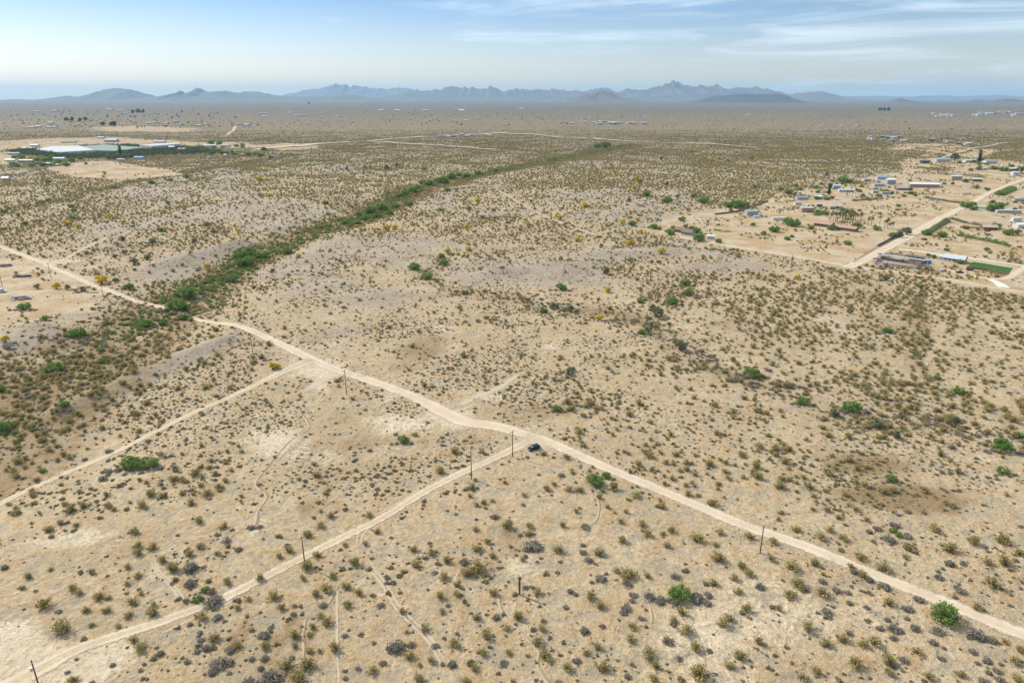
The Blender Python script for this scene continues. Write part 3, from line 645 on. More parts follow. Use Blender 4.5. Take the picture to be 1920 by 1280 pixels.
HS = [ # near right plots
 (1790,490,19,9,3.2,2.2,A1,'grey','metal','grey house with a pale metal roof beside the green lawn',True,5,'metal roofed house'),
 (1771,487,9,8,3.0,1.0,A1,'grey','metal','low metal roofed wing joined to the grey house at its left',True,0,None),
 (1545,424,22,11,3.0,1.8,A1,'brown','pink','long house with dusty pink roof behind the round green tree',True,5,'pink roofed house'),
 (1588,432,24,10,3.2,1.6,A1,'brown','pink','pink roofed brown barn at the right end of the pink house',True,0,None),
 (1512,397,18,9,5.0,.2,A1+R(45),'pink','metal','pink windowless shed with a flat pale roof',False,0,'pink flat roofed shed'),
 (1461,413,19,3.2,3.0,.2,A1+R(48),'white','white','long white box trailer at the left of the green trees',False,0,'white box trailer'),
 (1290,440,13,9,3.2,2.2,A1,'blue','brown','small brown roofed house with blue grey wall between the trees',True,3,'brown roofed house'),
 (1276,435,13,9,3.0,1.8,A1,'brown','brown','dark low shed touching the small brown roofed house',True,0,None),
 (1332,448,9,4,3.2,.8,R(-10),'white','white','rounded white tank trailer right of the big green tree',True,0,None),
 (1408,403,16,9,4.5,.2,R(5),'blue','blue','open blue roofed shed with parked trailers in front',False,0,'blue roofed shed'),
 (1418,409,7,2.6,2.6,.3,R(-8),'white','white','white travel trailer in front of the blue shed',False,0,None),
 (1426,406,6,2.4,2.4,.3,R(-8),'grey','white','grey travel trailer right of the white trailer by the blue shed',False,0,None),
 (1495,384,10,5,3.4,.3,R(5),'white','metal','small pale cabin left of the trailers in the upper plots',False,0,None),
 (1502,374,18,8,3.4,1.0,R(5),'grey','teal','teal roofed shed with clutter in front',True,0,'teal roofed shed'),
 (1533,373,14,7,3.6,1.2,R(15),'white','white','white gabled house beside the tall dark tree',True,3,None),
 (1535,387,10,4,3.0,.3,R(2),'grey','white','low white trailer below the gabled house',False,0,None),
 (1565,391,16,3.6,2.6,.3,R(-3),'grey','metal','long grey trailer right of the low white trailer',False,0,None),
 (1585,360,24,7,3.4,1.2,R(-8),'white','metal','long pale house left of the dark palms',True,4,'long pale house'),
 (1568,354,12,8,5,1.2,R(-8),'blue','metal','tall pale blue shed behind the long pale house',True,0,None),
 (1640,362,10,7,3.2,1.4,R(-5),'white','grey','small white house left of the carport',True,2,None),
 (1660,364,14,7,3.0,.3,R(-5),'blue','blue','low pale blue trailer by the drive',False,0,None),
 (1690,356,20,11,3.0,2.0,R(-5),'brown','grey','broad grey hip roofed house with dark walls',True,0,None),
 (1645,349,20,11,3.2,2.0,R(5),'grey','grey','grey house with a wide roof above the carports',True,0,None),
 (1668,345,16,11,7,1.4,R(0),'blue','white','tall boxy pale blue barn',True,0,'tall blue barn'),
 (1652,336,20,11,4,1.5,R(-5),'grey','blue','blue roofed shed behind the tall barn',True,0,None),
 (1625,340,14,8,4,.3,R(-5),'grey','metal','small pale shed at the back of the plots',False,0,None),
 (1731,351,52,12,5,1.6,R(-10),'pink','white','very long white roofed shed',True,0,'long white shed'),
 (1790,337,22,12,6,1.5,R(0),'tan','metal','arched pale barn right of the long shed',True,0,None),
 (1829,340,18,12,4,1.0,R(-5),'brown','metal','small brown barn with pale flat roof',True,0,None),
 (1853,430,17,10,3.0,1.6,R(-8),'brown','tan','brown house with grey roof and red car in front',True,3,'brown house'),
 (1912,427,14,9,4,1.2,R(5),'white','white','white shed at the right edge',True,0,None),
 (1904,415,12,5,4,.5,R(5),'white','white','stepped white trailer above the right edge shed',False,0,None),
 (1843,392,14,9,3,.3,A1,'grey','metal','grey roofed car shelter left of the green trees',False,0,'grey car shelter'),
 (1890,399,34,5,3,.3,R(-4),'grey','metal','long low metal roof along the side lane',False,0,None),
 (1868,388,8,4,3,.3,R(0),'blue','grey','small blue shed behind the green trees',False,0,None),
 (1912,377,22,6,3,.3,R(0),'grey','teal','long green roofed shelter at the right edge',False,0,None),
 (1765,303,38,16,5,2.2,R(4),'grey','blue','light blue hangar house at the back right',True,0,'light blue hangar'),
 (1734,306,20,12,4,2,R(0),'dark','dark','dark shed left of the light blue hangar',True,0,None),
 (1820,304,34,14,4,1.5,R(-3),'cream','metal','pale L shaped house right of the hangar',True,0,None),
 (1855,306,26,14,5,1.5,R(0),'white','grey','white and grey house right of the dark round tree',True,0,None),
 (1867,318,18,8,3,1,R(0),'red','red','brick red low building beneath round trees',True,0,None),
 (1897,320,20,12,4,1.6,R(0),'red','metal','red house with a pale roof',True,0,None),
 (1902,328,12,8,5,1.2,R(0),'white','metal','small white barn in front of the red house',True,0,None),
 (1845,319,7,6,4,1,R(0),'blue','metal','tiny pale shed on the bare flat',True,0,None),
 # left farm
 (20,303,26,6,4,1,R(0),'white','white','white mobile home at the far left farm',True,0,'white mobile home'),
 (50,304,34,8,4,1.2,R(3),'blue','metal','long pale blue mobile home at the left farm',True,0,None),
 (113,301,30,12,5,1.5,R(0),'grey','metal','teal grey shed behind the farm trees',True,0,'teal grey shed'),
 (90,310,26,10,4,1.5,R(0),'blue','blue','blue roofed house in front of the farm trees',True,0,None),
 (106,311,14,8,3,1,R(0),'blue','blue','small blue shed right of the blue roofed house',True,0,None),
 (228,302,20,8,4,1,R(0),'grey','grey','small grey shed among the eucalyptus',True,0,None),
 (262,299,24,12,5,1.5,R(0),'blue','blue','blue roofed house right of the eucalyptus grove',True,0,'blue house by the grove'),
 (27,290,34,10,4,1,R(0),'grey','grey','low grey shed on the bare lot',True,0,None),
 (55,280,40,10,4,1,R(0),'cream','white','white topped shed behind the hedge',True,0,None),
 (66,276,26,12,6,1.5,R(0),'white','white','white house behind the orchard hedge',True,0,None),
 (210,266,44,20,6,2,R(0),'blue','metal','large pale blue shed beyond the nets',True,0,None),
 (130,268,50,12,4,1,R(0),'grey','grey','long low grey sheds beyond the orchard',True,0,None),
 (190,260,24,12,5,1,R(0),'white','white','small white building on the far bare strip',True,0,None),
 (300,268,40,16,5,1.5,R(0),'white','metal','white roofed shed right of the nets',True,0,None),
 (323,280,16,12,6,2,R(0),'white','white','small white gabled house at the orchard corner',True,0,None),
 (343,283,24,14,5,2,R(0),'pink','pink','dusty pink house at the orchard corner',True,0,None),
 (395,276,38,14,5,2,R(0),'cream','metal','pale gabled house with dark trees behind',True,0,'pale gabled house'),
 (423,276,28,12,5,2,R(0),'cream','grey','small tan house right of the pale gabled house',True,0,None),
 (423,293,8,6,4,1,R(0),'white','white','tiny white shed below the tree row',True,0,None),
 (459,292,14,8,4,1,R(0),'pink','tan','tiny tan shed right of the tree row',True,0,None),
 (31,163+500,8,6,3,.3,R(0),'grey','grey','x',False,0,None),
 (12,338,14,9,4,2,R(0),'grey','grey','small grey hut at the far left scrub',True,0,None),
 (512,300,10,7,2.5,.3,R(0),'blue','blue','small blue shelter under a dark tree',False,0,None),
]
for q in HS:
    if q[9] == 'x': continue
    px, py, w, d, h, rh, rz, wc, rc, lb, gb, wn, lm = q
    nm = 'trailer' if 'trailer' in lb or 'mobile home' in lb else 'shed' if any(k in lb for k in ('shed', 'barn', 'shelter', 'hut', 'cabin', 'roof along')) else 'house'
    house(px, py, w*.74, d*.85, h*.92, rh, rz, wc, rc, lb, nm, nm, gb, wn, lm=lm)
# far settlements: small pale buildings, each a thing of its own
rs = random.Random(4)
def village(n, box, wc, phrase, smin, smax):
    L = []
    for k in range(n):
        px = rs.uniform(box[0], box[1]); py = rs.uniform(box[2], box[3]); s = rs.uniform(smin, smax)*(.6 if py < 246 or px > 1600 else .85)
        t = house(px, py, s, s*.5, s*.18+2, s*.06, rs.uniform(-.4, .4), rs.choice(wc), rs.choice(['white', 'white', 'metal', 'blue', 'tan', 'grey']), 'x', 'house', 'house')
        tag(t, f'tiny pale building in the {phrase}', 'house', f'buildings of the {phrase}')
village(26, (1062, 1215, 229.5, 234), ['blue', 'white', 'blue', 'dark', 'blue'], 'blue roofed compound in the middle distance', 22, 50)
village(9, (1065, 1440, 215, 226), ['white'], 'loose row of far homes right of centre', 18, 34)
village(14, (820, 925, 253.5, 257.5), ['dark', 'red', 'blue', 'white', 'grey'], 'roadside scrapyard left of centre', 9, 22)
village(8, (660, 1000, 204, 212), ['white'], 'far settlement under the mountains', 50, 90)
village(14, (240, 480, 229, 237), ['white', 'cream', 'blue'], 'far village at the left', 26, 45)
village(8, (0, 110, 232, 242), ['white', 'cream'], 'far village at the left edge', 22, 40)
village(12, (1740, 1790, 214, 219), ['white', 'cream'], 'far homestead right of the small grove', 30, 50)
village(18, (1820, 1915, 208, 218), ['white', 'cream', 'pink'], 'far town at the right edge', 40, 70)
village(14, (1630, 1705, 258, 266), ['white', 'dark', 'blue', 'grey'], 'dark clutter of far sheds on the right', 14, 26)
village(8, (1740, 1850, 262, 275), ['white', 'grey', 'dark'], 'far ranch right of the dark sheds', 14, 28)
village(5, (1500, 1660, 234, 246), ['white'], 'scattered far trailers on the right plain', 20, 32)
village(6, (780, 990, 222, 232), ['white'], 'scattered far trailers left of centre', 20, 34)
village(6, (0, 560, 205, 216), ['white', 'cream'], 'farthest farms on the left plain', 50, 90)
village(8, (470, 640, 208, 222), ['white'], 'scattered far homes under the pale peaks', 35, 55)
# greenhouse nets and orchard
def slab(name, pts, z0, h, m, label, cat, group=None):
    P = [G(*p) for p in pts]; zb = min(p[2] for p in P) - .5; zt = max(p[2] for p in P) + z0 + h; cx = sum(p[0] for p in P)/len(P); cy = sum(p[1] for p in P)/len(P)
    bm = N(); lo = [bm.verts.new((p[0]-cx, p[1]-cy, zb if z0 == 0 else zt-h)) for p in P]; up = [bm.verts.new((p[0]-cx, p[1]-cy, zt)) for p in P]
    bm.faces.new(lo); bm.faces.new(up)
    for i in range(len(P)): bm.faces.new((lo[i], lo[(i+1) % len(P)], up[(i+1) % len(P)], up[i]))
    bmesh.ops.recalc_face_normals(bm, faces=bm.faces[:]); o = part(name, bm, m); o.location = (cx, cy, 0); return tag(o, label, cat, group)
M_net = simple('white_shade_net', (.42, .44, .43), .9, scale=.05, var=.2); M_net2 = simple('green_shade_net', (.17, .23, .20), .9, scale=.05, var=.25); M_orch = simple('orchard_green', (.05, .075, .035), .95, scale=.08, var=.5)
slab('shade_net_house', [(65,284),(100,279),(150,279),(178,288),(110,291)], 0, 5, M_net, 'large white shade net house at the left farm', 'net house')
slab('shade_net_house', [(145,279),(200,275),(272,281),(215,288),(180,287)], 0, 5, M_net2, 'large dark green shade net house right of the white one', 'net house')
slab('shade_net_house', [(262,276),(335,274),(341,276),(285,279.5)], 0, 6, M_net, 'narrow white shade net house at the right of the farm', 'net house')
# ------------------------------------------------------------------ fences and corral
def fence(name, pts, h, m, label, post=4.0, solid=True, cat='fence'):
    P = [G(*p) for p in pts]; t = empty(name, P[0]); o = Vector(P[0]); bm = N(); bp = N()
    for i in range(len(P)-1):
        a = Vector(P[i])-o; b = Vector(P[i+1])-o; L = (b-a).length; n = max(1, int(L/post)); rz = math.atan2(b.y-a.y, b.x-a.x)
        for k in range(n):
            p = a.lerp(b, k/n); q = a.lerp(b, (k+1)/n); p.z = float(Hat(p.x+o.x, p.y+o.y))-o.z; q.z = float(Hat(q.x+o.x, q.y+o.y))-o.z; c = (p+q)/2
            if solid: box_bm(bm, c.x, c.y, c.z+h/2, (q-p).length-.1, .06, h-.15, rz)
            else:
                for zz in (.35, .65, .95): box_bm(bm, c.x, c.y, c.z+h*zz, (q-p).length, .05, .12, rz)
            box_bm(bp, p.x, p.y, p.z+h/2, .16, .16, h+.1, rz)
    part('panel', bm, m, t); part('posts', bp, M_pole, t); return tag(t, label, cat)
fence('fence', [(1645,463),(1668,451),(1691,440)], 2.2, WALLS['dark'], 'dark solid fence along the wide dirt road')
fence('corral_fence', [(1640,495),(1661,479),(1733,489),(1719,505),(1640,495)], 2.2, WALLS['grey'], 'grey panel fence enclosing the corral', solid=True)
fence('fence', [(1812,503),(1850,508),(1886,516)], 1.6, WALLS['wood'], 'brown fence along the near edge of the green lawn')
fence('fence', [(1600,492),(1645,464)], 1.2, WALLS['wood'], 'low rail fence on the left edge of the wide dirt road', solid=False)
fence('fence', [(1340,403),(1380,398),(1410,388),(1440,378)], 1.8, WALLS['wood'], 'brown fence line below the long green thicket')
fence('fence', [(1800,427),(1830,428),(1880,430)], 1.5, WALLS['tan'], 'tan fence behind the brown house')
for k, (a, b, L, lb) in enumerate([(1680,487,26,'long dark red shade roof at the back of the corral'), (1690,499,40,'long dark red shade roof along the front of the corral')]):
    house(a, b, L, 3.5, 2.6, .2, A1, 'wood', 'red', lb, 'shade_roof', 'shade roof', False, open_=True)
house(1703,491,22,4,2.8,.2,A1,'grey','tan','long cream awning in the middle of the corral','shade_roof','shade roof',False,open_=True, lm='corral')
house(1672,487,16,6,2.7,.2,A1,'dark','grey','grey flat shade at the left of the corral','shade_roof','shade roof',False,open_=True)
house(1715,488,14,7,2.9,.2,A1,'dark','dark','dark flat shade at the right of the corral','shade_roof','shade roof',False,open_=True)
# lawn
M_lawn = leaf_mat('lawn_turf', [(.04,.13,.02),(.04,.13,.02),(.055,.16,.03)])
def patch(name, pts, m, label, lift=.12, kind='structure'):
    P = [G(*p)[:2] for p in pts]; x = np.array([p[0] for p in P]); y = np.array([p[1] for p in P])
    # a sheet draped on the land: subdivided quad
    n = 24; u, v = np.meshgrid(np.linspace(0, 1, n), np.linspace(0, 1, n))
    X = (x[0]*(1-u)+x[1]*u)*(1-v) + (x[3]*(1-u)+x[2]*u)*v; Y = (y[0]*(1-u)+y[1]*u)*(1-v) + (y[3]*(1-u)+y[2]*u)*v
    return tag(link(name, grid_mesh(name, X, Y, Hat(X, Y)+lift, {}, m)), label, kind=kind)
patch('lawn', [(1826,491),(1899,503),(1890,514),(1812,502)], M_lawn, 'bright green mown lawn', .2)
M_org = simple('dry_orange_grass', (.42,.27,.10), .95, scale=.3, var=.35)
# vehicles on the plots
M_blk = simple('black_truck_paint', (.02,.022,.025), .25, .3); M_rcar = simple('red_car_paint', (.25,.02,.015), .3, .2); M_bvan = simple('pale_blue_van_paint', (.45,.58,.66), .35); M_wcar = simple('white_car_paint', (.7,.7,.7), .3); M_mar = simple('maroon_car_paint', (.09,.02,.025), .3, .2)
for (a, b, rz, m, pk, lb, nm, ct) in [(1799,512,-12,M_blk,True,'black pickup truck on the drive below the lawn','pickup_truck','pickup truck'), (1818,507,-20,M_mar,False,'maroon car parked behind the lawn fence','parked_car','car'),
    (1764,509,40,M_wcar,False,'white car in the yard of the metal roofed house','parked_car','car'), (1851,434,0,M_rcar,False,'red car in front of the brown house','parked_car','car'),
    (1653,499,-40,M_wcar,False,'white car outside the corral','parked_car','car'), (1661,500,-40,M_mar,False,'maroon car outside the corral beside the white one','parked_car','car'),
    (1634,387,5,M_wcar,True,'lone white pickup on the bare plot','pickup_truck','pickup truck'), (1833,431,60,M_blk,False,'dark car left of the brown house','parked_car','car'), (1733,450,-50,M_blk,True,'dark pickup beside the hedge by the wide road','pickup_truck','pickup truck'),
    (1732,493,20,M_blk,True,'black pickup at the right end of the corral','pickup_truck','pickup truck'), (1478,392,0,M_wcar,False,'white car beside the small pale cabin','parked_car','car'),
    (1582,383,10,M_wcar,False,'white car on the bare plot below the dark sheds','parked_car','car'), (1878,392,5,M_blk,False,'dark car right of the green trees','parked_car','car'), (1630,364,5,M_wcar,False,'white car beside the pale house and palms','parked_car','car')]:
    p = G(a, b); car((p[0], p[1], p[2]+.1), R(rz), m, lb, nm, pk, ct, 1.1)
p = G(3, 548); car((p[0], p[1], p[2]+.1), R(10), M_bvan, 'pale blue van at the left edge of the cleared plot', 'van', False, 'van', 1.25); landmark('pale blue van', p[0], p[1])
# loose things
def heap(name, px, py, w, d, h, m, label, cat, seed):
    x, y, z = G(px, py); r = random.Random(seed); bm = N(); bmesh.ops.create_icosphere(bm, subdivisions=3, radius=1)
    for v in bm.verts:
        f = 1 + r.uniform(-.12, .12) + .3*math.sin(v.co.x*5+seed)*math.cos(v.co.y*4+v.co.z*3); v.co = Vector((v.co.x*w/2*f, v.co.y*d/2*f, max(-.1, v.co.z*h*f*1.3)))
    o = part(name, bm, m); o.location = (x, y, z); return tag(o, label, cat)
M_rock = simple('pale_rock', (.62,.58,.52), .9); M_dirtd = simple('dark_soil_heap', (.12,.105,.10), .95, var=.3)
heap('soil_heap', 40, 519, 12, 5, 1.3, M_dirtd, 'dark mound of soil on the cleared left plot', 'mound', 1)
heap('soil_heap', 10, 499, 9, 6, 1.2, M_dirtd, 'blue grey mound at the left edge of the cleared plot', 'mound', 2)
heap('soil_heap', 38, 560, 12, 6, 1.2, M_dirtd, 'dark mound with a pale patch on the lower left plot', 'mound', 3)
for k, (a, b, s) in enumerate([(117,562,1.6),(131,567,1.2),(146,568,1.6),(154,566,1.2),(172,560,1.4),(181,564,1),(188,565,1),(240,567,1.2),(25,563,2.4),(372,1198,.6),(442,622,1.6),(447,626,1.4)]):
    o = heap('rock', a, b, s, s*.8, s*.45, M_rock, 'pale boulder lying in the scrub below the left plot', 'rock', 20+k); o['group'] = 'pale boulders by the left plot'
def beam(px, py, L, rz, label):
    x, y, z = G(px, py); bm = N(); box_bm(bm, 0, 0, .25, L, .45, .4); o = part('scrap_beam', bm, WALLS['wood'], None, .04); o.location = (x, y, z); o.rotation_euler = (0, 0, R(rz)); tag(o, label, 'beam', 'beams dumped on the left plot')
for a, b, L, rz in [(149,547,9,60),(155,548,8,60),(150,542,10,20),(156,541,9,25),(157,538,8,15)]: beam(a, b, L, rz, 'dark brown beam in the loose pile on the left plot')
beam(173, 549, 8, 5, 'single dark beam lying right of the pile on the left plot')
tk = G(1732, 494); bm = N(); box_bm(bm, 0, 0, 1.2, 3, 2.2, 2.4); o = part('shipping_tank', bm, simple('bright_blue_plastic', (.03,.16,.5), .5), None, .15); o.location = G(1741, 494); tag(o, 'bright blue box tank between the corral and the house', 'tank')
# hedges
def hedge(pts, w, h, m, label, dens=1.6, name='hedge', kind=None):
    P = resample([G(*p)[:2] for p in pts], 1.2); r = np.random.default_rng(int(P[0, 0])+5); cen = []
    for x, y, _ in P:
        n = int(dens*w*h*4*(.3 + 1.3*r.uniform())); hh = h*r.uniform(.45, 1.25); zz = float(Hat(x, y)); q = r.uniform(-1, 1, (n, 3)); cen.append(np.stack([x-P[0,0]+q[:,0]*w*.5, y-P[0,1]+q[:,1]*w*.5, zz + (q[:,2]*.5+.5)*hh*np.sqrt(np.clip(1-.6*q[:,0]**2, 0, 1))], 1))
    v, f = leaves(np.concatenate(cen), .55, r, 1.1); me = mk(name, [(v, f, 0)], [m]); o = link(name, me); o.location = (P[0, 0], P[0, 1], 0); return tag(o, label, 'hedge', kind=kind)
hedge([(1735,441),(1755,428),(1776,415)], 5, 3.5, M_iron, 'grey green hedge along the right side of the wide road')
hedge([(1797,442),(1840,450),(1890,461)], 4, 3.0, M_gren, 'long green hedge across the dry paddock')
hedge([(1873,366),(1885,361),(1898,355)], 9, 5, M_gren, 'dark rounded hedge beside the upper wide road')
hedge([(1785,411),(1815,419),(1850,425)], 4, 2.5, M_iron, 'grey hedge behind the brown house')
hedge([(1600,377),(1650,373)][::-1], 4, 2.5, M_iron, 'scrubby hedge line below the pale houses')
hedge([(1735,371),(1765,376),(1800,381)], 5, 2.5, M_iron, 'scrubby hedge line left of the junction trees')
hedge([(1530,404),(1545,400)], 6, 3, M_gren, 'short green hedge right of the pink shed')
hedge([(1340,432),(1352,434),(1368,435)], 3, 1.8, M_gren, 'low green hedge in the bare yard')
# orchard: dense planted mass
def mass(name, poly, step, size, m, label, seed, hgt=1.0, lv=26):
    P = [G(*p)[:2] for p in poly]; xs = [p[0] for p in P]; ys = [p[1] for p in P]; r = np.random.default_rng(seed)
    X, Y = np.meshgrid(np.arange(min(xs), max(xs), step), np.arange(min(ys), max(ys), step)); X = X.ravel()+r.uniform(-step*.3, step*.3, X.size); Y = Y.ravel()+r.uniform(-step*.3, step*.3, Y.size)
    k = poly_in(X, Y, P, .5) > .9; X = X[k]; Y = Y[k]; Z = Hat(X, Y); n = len(X); c = np.repeat(np.stack([X, Y, Z+size*.5*hgt], 1), lv, 0) + r.normal(size=(n*lv, 3))*np.array([.33, .33, .28*hgt])*size
    v, f = leaves(c, size*.33, r); o = link(name, mk(name, [(v, f, 0)], [m])); return tag(o, label, 'orchard', kind='stuff')
M_or = leaf_mat('orchard_leaf', [(.08,.11,.055),(.10,.13,.065),(.06,.09,.045)])
mass('orchard', [(10,284),(60,282),(110,291),(200,290),(290,281),(345,279),(420,284),(400,289),(300,291),(190,297),(120,298),(60,292)], 8, 6, M_or, 'dark green orchard trees around the shade nets', 1)
mass('orchard', [(60,281),(150,275),(240,272),(270,276),(200,275),(140,279)], 8, 5, M_or, 'thin dark orchard row behind the shade nets', 2)
# ------------------------------------------------------------------ trees placed where the photo shows them
def make_tree(kind, K, px, py, wpx, name, k=None, hs=1.0):
    x, y, z = G(px, py); w = max(2.0, sizem(wpx, x, y)); c, t = K[(int(px*7+py*3)) % len(K)]
    e = empty(name, (x, y, z-.05), (px*1.7) % 6.28); e.scale = (w, w, w*hs)
    link('trunk', t, e); link('crown', c, e); return (e, x, y)
def T(s): return [tuple(float(v) for v in q.split(',')) for q in s.split()]
GREEN = T("""350,558,44 335,582,42 275,612,28 145,632,34 437,528,28 242,542,22 45,580,26 102,697,36 5,733,22 120,762,22 307,609,22 190,680,18 405,621,14 188,659,15 345,598,22 86,600,18 460,483,42 446,488,26 460,500,36 540,476,26 487,484,25 500,480,20 470,492,24 777,505,26 832,497,20 828,484,18 800,523,25 872,551,16 1052,543,24 1020,586,18 1285,535,24 1290,553,25 1261,570,25 1200,568,15 1205,626,20 1410,706,36 1045,770,22 1505,757,28 1597,770,38 1662,623,20 1735,632,14 1717,666,18 1757,711,16 1795,738,26 1727,578,12 1590,459,16 1476,449,12
12,806,35 247,876,42 283,874,36 757,829,26 1137,895,22 1877,843,44 1910,820,22 1672,901,24 1882,887,26 1675,996,16 1685,1005,14 372,1125,22 385,1108,18 1275,1120,48 285,345,14 215,354,12 350,334,14 320,339,10 135,389,13 139,397,12 135,411,13 8,399,14 47,421,12 302,434,14 78,382,12 90,378,10
685,413,20 695,401,30 715,395,28 730,404,20 742,391,20 750,370,16 775,361,22 782,354,14 805,349,22 792,345,16 830,344,26 847,336,24 875,333,18 897,329,18 930,323,14 767,386,20 839,359,14 880,394,14 647,421,18 617,426,12 610,383,14 615,403,10 826,395,10 670,420,14 705,408,18 760,366,18 820,340,14 860,330,14
1320,381,24 1250,380,22 1225,429,18 1185,423,18 1279,414,16 1310,452,26 1305,437,22 1255,440,22 1347,455,15 1297,430,14 1135,277,22 1120,277,16 1039,300,10 1432,440,14 1412,423,12 1380,390,30 1365,389,20 1262,430,14 1394,388,22 1212,368,20
1452,435,24 1485,445,10 1476,450,12 1487,424,28 1478,420,24 1520,430,14 1560,431,20 1605,427,20 1645,432,16 1675,444,18 1695,434,14 1595,397,10 1737,440,20 1812,389,24 1825,394,18 1860,396,28 1875,388,18 1810,429,14 1867,428,20 1892,441,24 1880,321,18 1862,318,12 1915,321,18 1580,343,24 1592,343,16 1550,375,13 1830,354,13 1850,357,12 1810,342,14 1477,364,20 1463,357,12 1707,364,12 1716,368,10 1765,444,22 1850,470,13 1775,470,11 1740,480,11 1750,484,13 1800,494,16 1530,374,13 1672,364,10 1770,346,9 1786,346,9 1650,402,8 1697,403,6 1715,403,6 60,313,14 70,302,12 85,303,14 97,300,16 82,312,16 110,305,14 102,311,14 125,312,14 135,303,14 40,297,14 28,297,12 465,292,14 440,291,12 425,289,12 479,290,10 488,294,12 395,270,14 412,271,12 1390,441,6""")
YEL = T("""126,424,18 147,428,14 206,410,14 232,419,11 240,377,8 372,346,7 382,351,8 447,437,14 196,327,10 194,333,8 542,327,10 487,339,14 676,433,12 702,435,14 725,433,18 740,430,14 662,443,9 810,410,12 896,380,14 874,430,14 877,459,10 505,369,9 1097,389,14 1050,412,16 989,422,12 1082,453,14 1186,459,14 1166,420,14 1182,400,10 1196,415,12 1260,395,12 1032,334,9 995,334,10 1144,317,9 1153,325,10 1270,330,10 1189,354,11 1195,337,12 1118,404,10 1297,286,10 1333,302,10 1323,316,9 1341,342,10 1031,354,8 191,532,26 106,541,18 389,503,15 10,640,18 560,483,13 575,492,9 565,535,10 514,692,20 521,690,14 840,475,16 1139,548,16 1122,600,18 1240,475,17 1495,524,16 1528,541,9 1456,310,9 1608,322,12 1502,346,9 1481,343,8 1441,342,10 1465,328,7 1612,286,8 1640,284,9 1661,284,8 1518,298,8 1745,309,8 1585,350,9 1419,377,8 878,470,12 1205,398,8 1390,320,8 1420,300,8 1360,352,8""")
IRON = T("""1230,594,30 1223,582,18 1275,657,30 1067,703,20 1074,696,14 1070,584,18 1135,513,20 1037,578,16 1593,588,14 1562,781,24 1645,803,28 1677,821,24 1690,785,15 1790,798,28 277,487,16 252,496,20 235,477,14 217,484,12 287,459,18 230,452,14 217,529,13 70,541,14 512,511,12 365,455,12 128,543,14 155,545,12 90,345,12 35,407,11 315,384,11 390,426,15 400,437,12 1560,374,10 1490,366,9 1725,542,13 1727,556,10 1659,526,16 1220,612,14 1215,623,18 725,318,12 745,313,10 685,316,8 650,318,8 795,320,9 1180,378,10 1200,344,12 1250,348,10 1300,371,14 1270,372,12 905,410,10 820,530,12 1045,575,12 1415,354,10 1410,300,9 1365,304,8 1240,300,9 1550,330,10 1790,301,20 1775,301,10 1840,302,10 1908,440,16 1700,440,20 1685,445,18 1640,428,10 1370,397,10 1290,397,10 1550,405,12 508,298,9 205,300,16 215,300,14 235,299,16 245,297,14 222,297,14""")
DARK = T("1835,306,13 1554,367,12 228,296,12 125,227,9 135,227,10 150,228,9 160,227,10 250,213,9 260,212,10 268,212,9 1650,208,8 1658,208,8 1666,208,8 210,236,10 215,235,9 195,236,10 580,195.6,6")
rt = random.Random(12)
for bx, n in [((20,165,298,314), 22), ((375,500,272,293), 16), ((1470,1720,340,372), 26), ((1490,1690,372,400), 8), ((1780,1918,302,322), 10), ((1800,1918,380,396), 6), ((1215,1330,424,445), 5)]:
    for _ in range(n): GREEN.append((rt.uniform(bx[0], bx[1]), rt.uniform(bx[2], bx[3]), rt.uniform(6, 13)))
items_g = [make_tree('g', K_gren, a, b, c, 'mesquite_tree') for a, b, c in GREEN]
x, y, z = G(1770, 1166); BT = make_tree('g', K_gren, 1768, 1162, 56, 'mesquite_tree', hs=1.15)[0]; tag(BT, 'largest bright green tree beside the main road at bottom right, shadow on the road', 'tree', 'green mesquite trees'); landmark('largest roadside tree', x, y)
u = make_tree('g', K_gren, 1115, 908, 38, 'mesquite_tree')[0]; tag(u, 'bright green bushy tree just below the main road right of the parked car', 'tree', 'green mesquite trees'); landmark('green tree below the road', *G(1115, 905)[:2])
items_y = [make_tree('y', K_yel, a, b, c, 'palo_verde_tree', hs=1.05) for a, b, c in YEL]
items_i = [make_tree('i', K_iron, a, b, c, 'ironwood_tree') for a, b, c in IRON]
items_d = [make_tree('d', K_tall if (c == 12 or a > 1600 and b > 300) else K_dark, a, b, c, 'evergreen_tree', hs=1.2) for a, b, c in DARK]
# palms
def m_palm():
    tv, tf = tube((0, 0, 0), (0, 0, 1), .028, .02, 7); r = np.random.default_rng(3); V = []; F = []; o = 0
    for i in range(26):
        a = r.uniform(0, 6.28); el = r.uniform(-.9, 1.2); L = r.uniform(.20, .27); d = np.array([math.cos(a), math.sin(a), 0]); s = np.array([-math.sin(a), math.cos(a), 0])
        p = [np.array([0, 0, 1.0]) + d*L*t*math.cos(el*.6) + np.array([0, 0, L*(t*math.sin(el) - .9*t*t)]) for t in (0, .4, .75, 1)]
        ws = (.01, .045, .04, .005)
        for k in range(3): V += [p[k]-s*ws[k], p[k]+s*ws[k], p[k+1]+s*ws[k+1], p[k+1]-s*ws[k+1]]; F.append([o, o+1, o+2, o+3]); o += 4
    return mk('crown', [(np.array(V), np.array(F), 0)], [M_palm]), mk('trunk', [(tv, tf, 0)], [M_bark])
PC, PT = m_palm()
items_p = []
